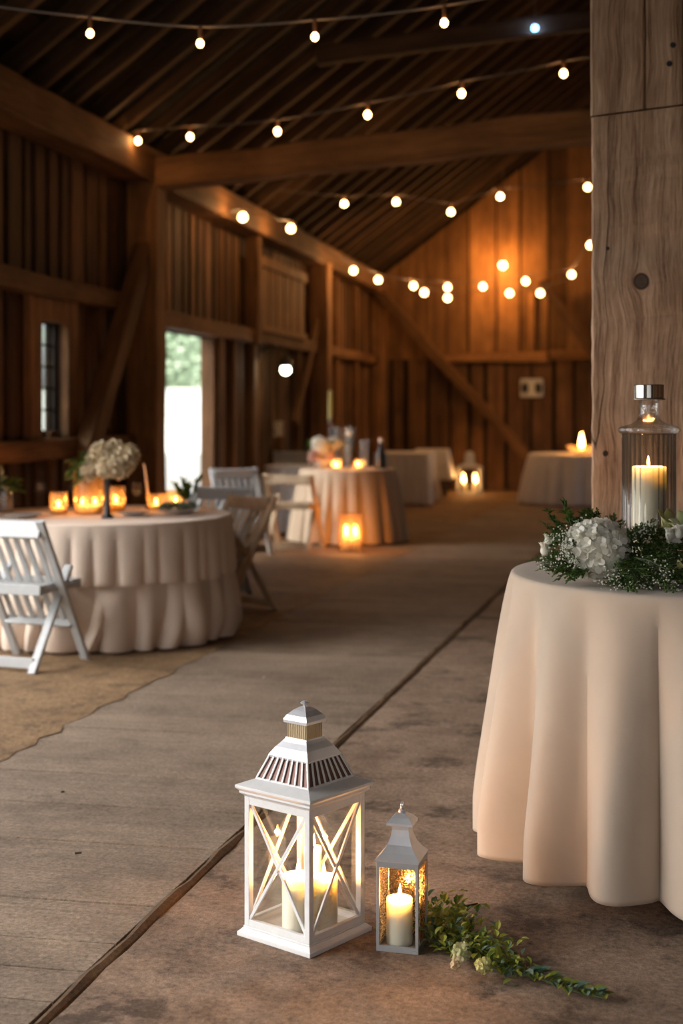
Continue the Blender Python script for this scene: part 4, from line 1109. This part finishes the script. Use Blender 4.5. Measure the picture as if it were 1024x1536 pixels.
# pale speckled plaque on left wall
p = pty(408, 643, 16.5)
m = MB(); m.box(-.02, .02, -.16, .16, -.075, .075)
m.box(-.025, .025, -.17, .17, .075, .09); m.box(-.025, .025, -.17, .17, -.09, -.075)
def speck():
    m_, nt, out = nodes('speckled_plaque'); tc = N(nt, 'ShaderNodeTexCoord'); v = N(nt, 'ShaderNodeTexVoronoi', i_Scale=45.0); L(nt, tc.outputs['Object'], v.inputs['Vector'])
    r = ramp(nt, v.outputs['Distance'], [(.2, (.8, .75, .55)), (.6, (.25, .18, .1))]); b = N(nt, 'ShaderNodeBsdfPrincipled', i_Roughness=.4); L(nt, r.outputs[0], b.inputs['Base Color']); L(nt, b.outputs[0], out.inputs[0]); return m_
o = m.build('wall_plaque', speck(), None, loc=(XL + .10, p.y, p.z), bevel=.004); tag(o, 'small pale speckled plaque on the side wall below the white globe lamp', 'plaque')

# ------------------------------------------------------------------ right table: hurricane + flowers
HP = at(973, 4.5, ZTT + .002)
t = empty('hurricane_candle_holder', tuple(HP), 0, 'tall fluted glass hurricane with silver topped lid on the cream table', 'candle holder')
fl = lambda a, z: 1 + .018 * math.cos(30 * a)
m = MB(); hc = zat(650, 4.5) - ZTT - .002
m.lathe([(.02, 0), (.080, 0), (.083, .006), (.083, hc)], 180, rf=fl); m.f = m.f[:-1]
m.build('glass_cylinder', 'fluted_glass', t, True, solid=.003)
hz = hc
m = MB(); m.lathe([(.070, hz - .004), (.092, hz), (.097, hz + .008), (.096, hz + .016), (.086, hz + .022), (.055, hz + .030), (.038, hz + .042), (.030, hz + .060), (.028, hz + .085), (.031, hz + .104), (.034, hz + .108)], 64, rf=lambda a, z: 1 + .01 * math.sin(11 * a + z * 90)); m.build('glass_lid', 'thick_glass', t, True)
m = MB(); m.lathe([(.040, hz + .104), (.050, hz + .106), (.051, hz + .110), (.046, hz + .112), (.0465, hz + .152), (.045, hz + .154), (.042, hz + .150), (.001, hz + .148)], 48); m.build('silver_cap', 'chrome', t, True)
candle('pillar_candle', (HP.x, HP.y, HP.z + .008), .0535, .308, 'tall cream pillar candle inside the glass hurricane', None, 3.5, fs=.65)

FA = at(905, 4.10, ZTT + .002)
t = empty('floral_arrangement', tuple(FA), 0, 'white hydrangea, ferns and pale lilies laid around the glass hurricane', 'flowers')
def fa(px, py, d): return pt(px, py, d) - FA
m = MB(); bloom(m, fa(895, 824, 4.10), .086, 250, .0185, 3, .93); m.build('hydrangea_bloom', 'petal_white', t, True)
def fern(m, s, base, tip, n=26, ln=.03, wl=.006, curl=.0):
    base = Vector(base); tip = Vector(tip); d = tip - base; up = Vector((0, 0, 1))
    mid = base.lerp(tip, .5) + up * d.length * .12
    pts = [((base * (1-u) + mid * u) * (1-u) + (mid * (1-u) + tip * u) * u) for u in [i / 10 for i in range(11)]]
    s.tube(pts, [.0016 * (1 - .6 * i / 10) for i in range(11)], 5)
    for i in range(n):
        u = .12 + .88 * i / n; k = min(9, int(u * 10)); p = pts[k].lerp(pts[k + 1], u * 10 - k); tg = (pts[k + 1] - pts[k]).normalized()
        sd = tg.cross(up).normalized() if abs(tg.z) < .95 else Vector((1, 0, 0))
        for q in (-1, 1):
            l = ln * (1.1 - .75 * u) * random.uniform(.8, 1.2)
            dd = (sd * q + tg * .6 + up * random.uniform(-.3, .4)).normalized()
            s.tube([p, p + dd * l], [.0006, .0003], 4, caps=False)
            for j in range(4):
                m.leaf(p + dd * l * (.2 + .22 * j), (dd + tg * random.uniform(-.6, .9) + up * random.uniform(-.5, .6)), up, l * .42, wl)
def breath(w, s, base, tip, n=14, sp=.03):
    base = Vector(base); tip = Vector(tip); s.tube([base, base.lerp(tip, .5) + Vector((0, 0, .006)), tip], .0009, 4)
    for i in range(n):
        p = base.lerp(tip, random.uniform(.35, 1)) ; e = p + Vector((random.gauss(0, sp * .5), random.gauss(0, sp * .5), random.gauss(0, sp * .45)))
        s.tube([p, e], .0005, 3); w.ball(e, random.uniform(.0017, .003), 6, 4, random.random())
dark = MB(); st = MB(); wh = MB(); st2 = MB()
FERN = [((868, 830, 4.12), (812, 790, 4.15)), ((868, 840, 4.1), (800, 848, 4.2)), ((870, 842, 4.1), (815, 835, 4.12)), ((870, 848, 4.06), (828, 862, 4.06)), ((860, 815, 4.2), (838, 785, 4.2)),
        ((875, 800, 4.2), (862, 782, 4.22)), ((880, 850, 4.0), (860, 866, 4.0)), ((935, 830, 4.08), (1000, 870, 3.96)), ((935, 820, 4.1), (1010, 840, 4.0)), ((930, 840, 4.05), (975, 880, 3.95)), ((940, 815, 4.15), (985, 790, 4.2)),
        ((950, 812, 4.2), (1020, 800, 4.2)), ((960, 840, 4.0), (1040, 850, 3.98)), ((985, 850, 3.98), (1050, 880, 3.95)), ((930, 800, 4.25), (915, 775, 4.28)), ((945, 850, 3.96), (1010, 885, 3.93)), ((990, 820, 4.1), (1040, 815, 4.1)),
        ((1000, 860, 3.95), (1045, 865, 3.9)), ((940, 860, 3.98), (935, 884, 3.95)), ((900, 780, 4.2), (880, 772, 4.25)), ((930, 845, 4.0), (955, 866, 3.92)), ((965, 825, 4.08), (1015, 858, 3.94)), ((950, 835, 4.03), (985, 862, 3.93))]
for (a, b) in FERN:
    A, B_ = fa(*a), fa(*b)
    for j in range(3):
        ja = Vector([random.uniform(-.012, .012) for _ in range(3)]); jb = Vector([random.uniform(-.022, .022) for _ in range(3)])
        P_, Q_ = A + ja, B_ + jb; P_.z = max(P_.z, .004); Q_.z = max(Q_.z, .006) if b[2] > 3.88 else Q_.z
        fern(dark, st, P_, Q_, 16, .034, .006)
# broad mass of foliage underneath
for i in range(900):
    px = random.uniform(925, 1045); py = random.uniform(800, 878); d = 4.22 - (py - 800) / 78 * .26 + random.uniform(-.02, .05)
    c = fa(px, py, d); c.z = max(c.z, .004)
    dark.leaf(c, Vector((random.uniform(-1, 1), random.uniform(-1, 1), random.uniform(-.3, .8))), (0, 0, 1), random.uniform(.015, .035), random.uniform(.007, .014))
for i in range(260):
    px = random.uniform(820, 870); py = random.uniform(800, 862); d = 4.25 - (py - 800) / 62 * .18
    c = fa(px, py, d); c.z = max(c.z, .004)
    dark.leaf(c, Vector((random.uniform(-1, 1), random.uniform(-1, 1), random.uniform(-.3, .8))), (0, 0, 1), random.uniform(.015, .03), random.uniform(.006, .012))
dark.build('fern_foliage', 'leaf_dark', t)['kind'] = 'stuff'; st.build('fern_stems', 'stem', t)
for a, b in (((870, 820, 4.1), (825, 800, 4.12)), ((868, 835, 4.08), (815, 845, 4.1)), ((865, 800, 4.15), (880, 785, 4.15)), ((935, 850, 4.0), (950, 888, 3.93)), ((940, 845, 4.0), (985, 880, 3.93)), ((960, 850, 3.97), (1010, 884, 3.9)), ((945, 810, 4.12), (975, 795, 4.15)), ((950, 835, 4.0), (1000, 862, 3.92)), ((930, 855, 3.97), (915, 872, 3.95)), ((870, 845, 4.05), (850, 825, 4.04)), ((870, 810, 4.1), (845, 822, 4.06))):
    for j in range(3):
        breath(wh, st2, fa(*a), fa(*b) + Vector([random.uniform(-.015, .015) for _ in range(3)]), 22, .034)
wh.build('baby_breath_blossoms', 'petal_white', t, True)['kind'] = 'stuff'; st2.build('baby_breath_stems', 'stem', t)['kind'] = 'stuff'
# drooping dark berries over the edge, budding twigs at the left
m = MB()
for a, b in (((945, 865, 3.97), (955, 892, 3.86)), ((955, 868, 3.96), (938, 886, 3.86)), ((990, 868, 3.93), (1003, 887, 3.86))):
    A, B_ = fa(*a), fa(*b); m.tube([A, A.lerp(B_, .5) + Vector((0, 0, .006)), B_], .0011, 5)
    for i in range(9): m.ball(A.lerp(B_, .6 + .4 * random.random()) + Vector([random.gauss(0, .008) for _ in range(3)]), .0036, 8, 6)
m.build('berry_sprig', 'leaf_dark', t, True)['kind'] = 'stuff'
m = MB(); s2 = MB()
for a, b, r_ in (((862, 815, 4.15), (846, 758, 4.12), .011), ((850, 820, 4.15), (822, 768, 4.14), .008)):
    A, B_ = fa(*a), fa(*b); s2.tube([A, A.lerp(B_, .5) + Vector((.004, 0, .0)), B_], .0016, 5)
    for i in range(34): m.leaf(A.lerp(B_, random.uniform(.45, 1.0)), Vector((random.uniform(-1, 1), random.uniform(-1, 1), random.uniform(-.1, 1.4))), (0, 0, 1), r_ * 2.8, r_ * 1.5)
m.build('bud_leaves', 'leaf_dark', t); s2.build('bud_stems', 'stem', t)
# white rosebuds at the left
for px, py, d, r_ in ((822, 811, 4.17, .014), (817, 826, 4.16, .017), (1004, 803, 4.1, .016), (1018, 800, 4.1, .018)):
    m = MB(); c = fa(px, py, d); c.z = max(c.z, r_)
    m.ball(c, r_ * .8, 12, 8, .6, (1, 1, 1.2))
    for i in range(9):
        a = i * 2.4; dr = Vector((math.cos(a), math.sin(a), .25)); m.leaf(c + dr * r_ * .15 - Vector((0, 0, r_ * .5)), dr * .5 + Vector((0, 0, 1)), -dr, r_ * 2.2, r_ * 1.9, cup=.3)
    m.build('rosebud', 'petal_white', t, True)
# lily blooms at the right
def lily(c, dirv, r_, mat, n=6, seed=0):
    rng = random.Random(seed); m = MB(); dirv = Vector(dirv).normalized(); u = dirv.orthogonal().normalized(); v = dirv.cross(u)
    for k in range(n):
        a = 2 * PI * k / n + rng.uniform(-.1, .1); e = u * math.cos(a) + v * math.sin(a); sd = dirv.cross(e)
        rows = []
        for i in range(9):
            q = i / 8; cen = c + dirv * r_ * (q * 1.5 - q ** 3 * .35) + e * r_ * (.10 + .75 * q ** 1.6); w = r_ * .34 * math.sin(PI * min(.98, q * .9 + .08)) ** .8
            rows.append([cen - sd * w + e * w * -.25, cen - e * w * 0.0 - dirv * w * .15, cen + sd * w + e * w * -.25])
        vs = [p for r__ in rows for p in r__]
        m.add(vs, [(i*3+j, i*3+j+1, (i+1)*3+j+1, (i+1)*3+j) for i in range(8) for j in range(2)], rng.random())
    return m.build('lily_bloom', mat, t, True, solid=.0008)
lily(fa(996, 806, 4.22), (.35, -.3, .9), .062, 'petal_yellow', seed=1)
lily(fa(1030, 800, 4.15), (-.2, -.5, .8), .05, 'petal_green', seed=2)
lily(fa(1026, 862, 3.97), (-.3, -.7, .4), .035, 'petal_yellow', seed=3)
lily(fa(1000, 812, 4.12), (.5, -.7, .3), .032, 'petal_white', seed=4)

# ------------------------------------------------------------------ garland on the floor
GP = [(653, 1386), (668, 1405), (690, 1416), (712, 1428), (735, 1440), (760, 1452), (785, 1462), (810, 1468), (835, 1478), (860, 1486), (885, 1492), (908, 1497)]
GW = [on(px, py, .012) for px, py in GP]; G0 = GW[0].copy(); G0.z = 0
t = empty('leaf_garland', tuple(G0), 0, 'trailing green leaf garland with small yellow flowers on the floor beside the small lantern', 'garland')
m = MB(); m.tube([p - G0 for p in GW], .0025, 6); m.build('stem', 'stem', t, True)
lime = MB(); euc = MB(); nn = len(GW) - 1
for i in range(900):
    u = random.random() ** 1.6 * .50; k = min(nn - 1, int(u * nn)); c = GW[k].lerp(GW[k+1], u * nn - k) - G0
    sp_ = .042 * (1 - u * 1.0)
    c += Vector((random.gauss(0, sp_), random.gauss(0, sp_), 0)); c.z = abs(random.gauss(.018, .016 + .020 * (1 - u * 2))) + .003
    s_ = random.uniform(.016, .034)
    (lime if random.random() < .8 else euc).leaf(c, Vector((random.uniform(-1, 1), random.uniform(-1, 1), random.uniform(0, .9))), (0, 0, 1), s_, s_ * .62)
for i in range(90):
    u = random.uniform(.45, 1); k = min(nn - 1, int(u * nn)); c = GW[k].lerp(GW[k+1], u * nn - k) - G0
    tg = (GW[k+1] - GW[k]).normalized(); sd = Vector((-tg.y, tg.x, 0)) * random.choice((-1, 1)); s_ = random.uniform(.030, .048)
    (euc if random.random() < .6 else lime).leaf(c + Vector((0, 0, random.uniform(0, .01))), tg * random.uniform(.2, .9) + sd * random.uniform(.4, 1) + Vector((0, 0, random.uniform(.0, .5))), (0, 0, 1), s_, s_ * .55)
lime.build('leaves', 'leaf_lime', t); euc.build('eucalyptus_leaves', 'eucalyptus', t)
for i, (px, py, r_, mt) in enumerate(((673, 1392, .011, 'petal_yellow'), (694, 1392, .011, 'petal_yellow'), (724, 1448, .013, 'petal_yellow'), (692, 1428, .016, 'petal_green'), (700, 1410, .009, 'petal_yellow'), (668, 1382, .006, 'petal_white'), (683, 1446, .009, 'petal_cream'), (706, 1378, .008, 'petal_green'))):
    m = MB(); c = on(px, py, .035) - G0
    bloom(m, c, r_, 22, r_ * .75, i + 60); m.build('small_flower', mt, t, True)

# ------------------------------------------------------------------ small floor debris (wood chips)
for k, (px, py, ln, a, lb) in enumerate(((708, 1358, .035, .5, 'dark wood chip on the concrete between the garland and the cream tablecloth'), (94, 1188, .012, .2, 'tiny dark chip on the walkway boards, farthest up of the two'), (117, 1280, .02, .1, 'small dark chip on the walkway boards, closer of the two'), (396, 1016, .012, .4, 'pale tiny crumb on the walkway boards halfway to the tables'))):
    m = MB(); m.bar((-ln / 2, 0, 0), (ln / 2, .004, .001), .005, .006, (0, 0, 1), .001)
    o = m.build('wood_chip', 'ceramic' if k == 3 else 'wick', None, loc=tuple(on(px, py, .005))); o.rotation_euler = (0, 0, a); tag(o, lb, 'wood chip', 'chips on the floor')

# ------------------------------------------------------------------ daylight
w = bpy.data.worlds.new('World'); sc.world = w; w.use_nodes = True; nt = w.node_tree; nt.nodes.clear()
wo = N(nt, 'ShaderNodeOutputWorld'); bg = N(nt, 'ShaderNodeBackground', i_Strength=0.46); sk = N(nt, 'ShaderNodeTexSky')
sk.sky_type = 'NISHITA'; sk.sun_disc = False; sk.sun_elevation = R(38); sk.sun_rotation = R(250); sk.air_density = 1.0; sk.dust_density = 3.0
hs = N(nt, 'ShaderNodeHueSaturation', i_Saturation=0.22); L(nt, sk.outputs[0], hs.inputs['Color']); L(nt, hs.outputs[0], bg.inputs[0]); L(nt, bg.outputs[0], wo.inputs[0])
s = bpy.data.lights.new('sun', 'SUN'); s.energy = 8.0; s.angle = R(1); s.color = (1, .96, .88)
so = bpy.data.objects.new('sun', s); col.objects.link(so); so.rotation_euler = (R(50), R(12), R(15))
def portal(name, loc, rot, sx, sy):
    l = bpy.data.lights.new(name, 'AREA'); l.shape = 'RECTANGLE'; l.size = sx; l.size_y = sy; l.cycles.is_portal = True
    o = bpy.data.objects.new(name, l); col.objects.link(o); o.location = loc; o.rotation_euler = rot
portal('portal_front', (-.1, YF - .15, 1.45), (R(90), 0, 0), 4.2, 2.9)
portal('portal_side', (XL - .2, 3.9, 1.5), (R(90), 0, R(-90)), 7.4, 3.0)
portal('portal_door', (XL - .2, 13.32, 1.05), (R(90), 0, R(-90)), 1.75, 2.1)
portal('portal_window', (XL - .2, 9.85, 1.62), (R(90), 0, R(-90)), .5, .8)
portal('portal_back', (1.65, YB + .2, 1.4), (R(90), 0, R(180)), 1.3, 2.07)

portal('portal_right', (XR + .15, 20.7, 1.25), (R(90), 0, R(90)), 3.2, 2.5)
# ------------------------------------------------------------------ camera
cd = bpy.data.cameras.new('Camera'); cam = bpy.data.objects.new('Camera', cd); col.objects.link(cam)
cam.location = (0, 0, CZ); cam.rotation_euler = (R(90), 0, YAW)
cd.sensor_fit = 'VERTICAL'; cd.sensor_height = 36; cd.sensor_width = 24; cd.lens = 50
cd.shift_y = -158 / 1536; cd.clip_end = 300
cd.dof.use_dof = True; cd.dof.focus_distance = 3.85; cd.dof.aperture_fstop = 2.4
sc.camera = cam
sc.view_settings.view_transform = 'Standard'; sc.view_settings.look = 'None'; sc.view_settings.gamma = 1; sc.view_settings.exposure = 0.0
sc.view_settings.use_curve_mapping = False
cy = sc.cycles
cy.use_denoising = True; cy.max_bounces = 7; cy.diffuse_bounces = 4; cy.glossy_bounces = 3; cy.transmission_bounces = 4; cy.transparent_max_bounces = 24
cy.sample_clamp_indirect = 4.0; cy.caustics_reflective = False; cy.caustics_refractive = False; cy.use_light_tree = True
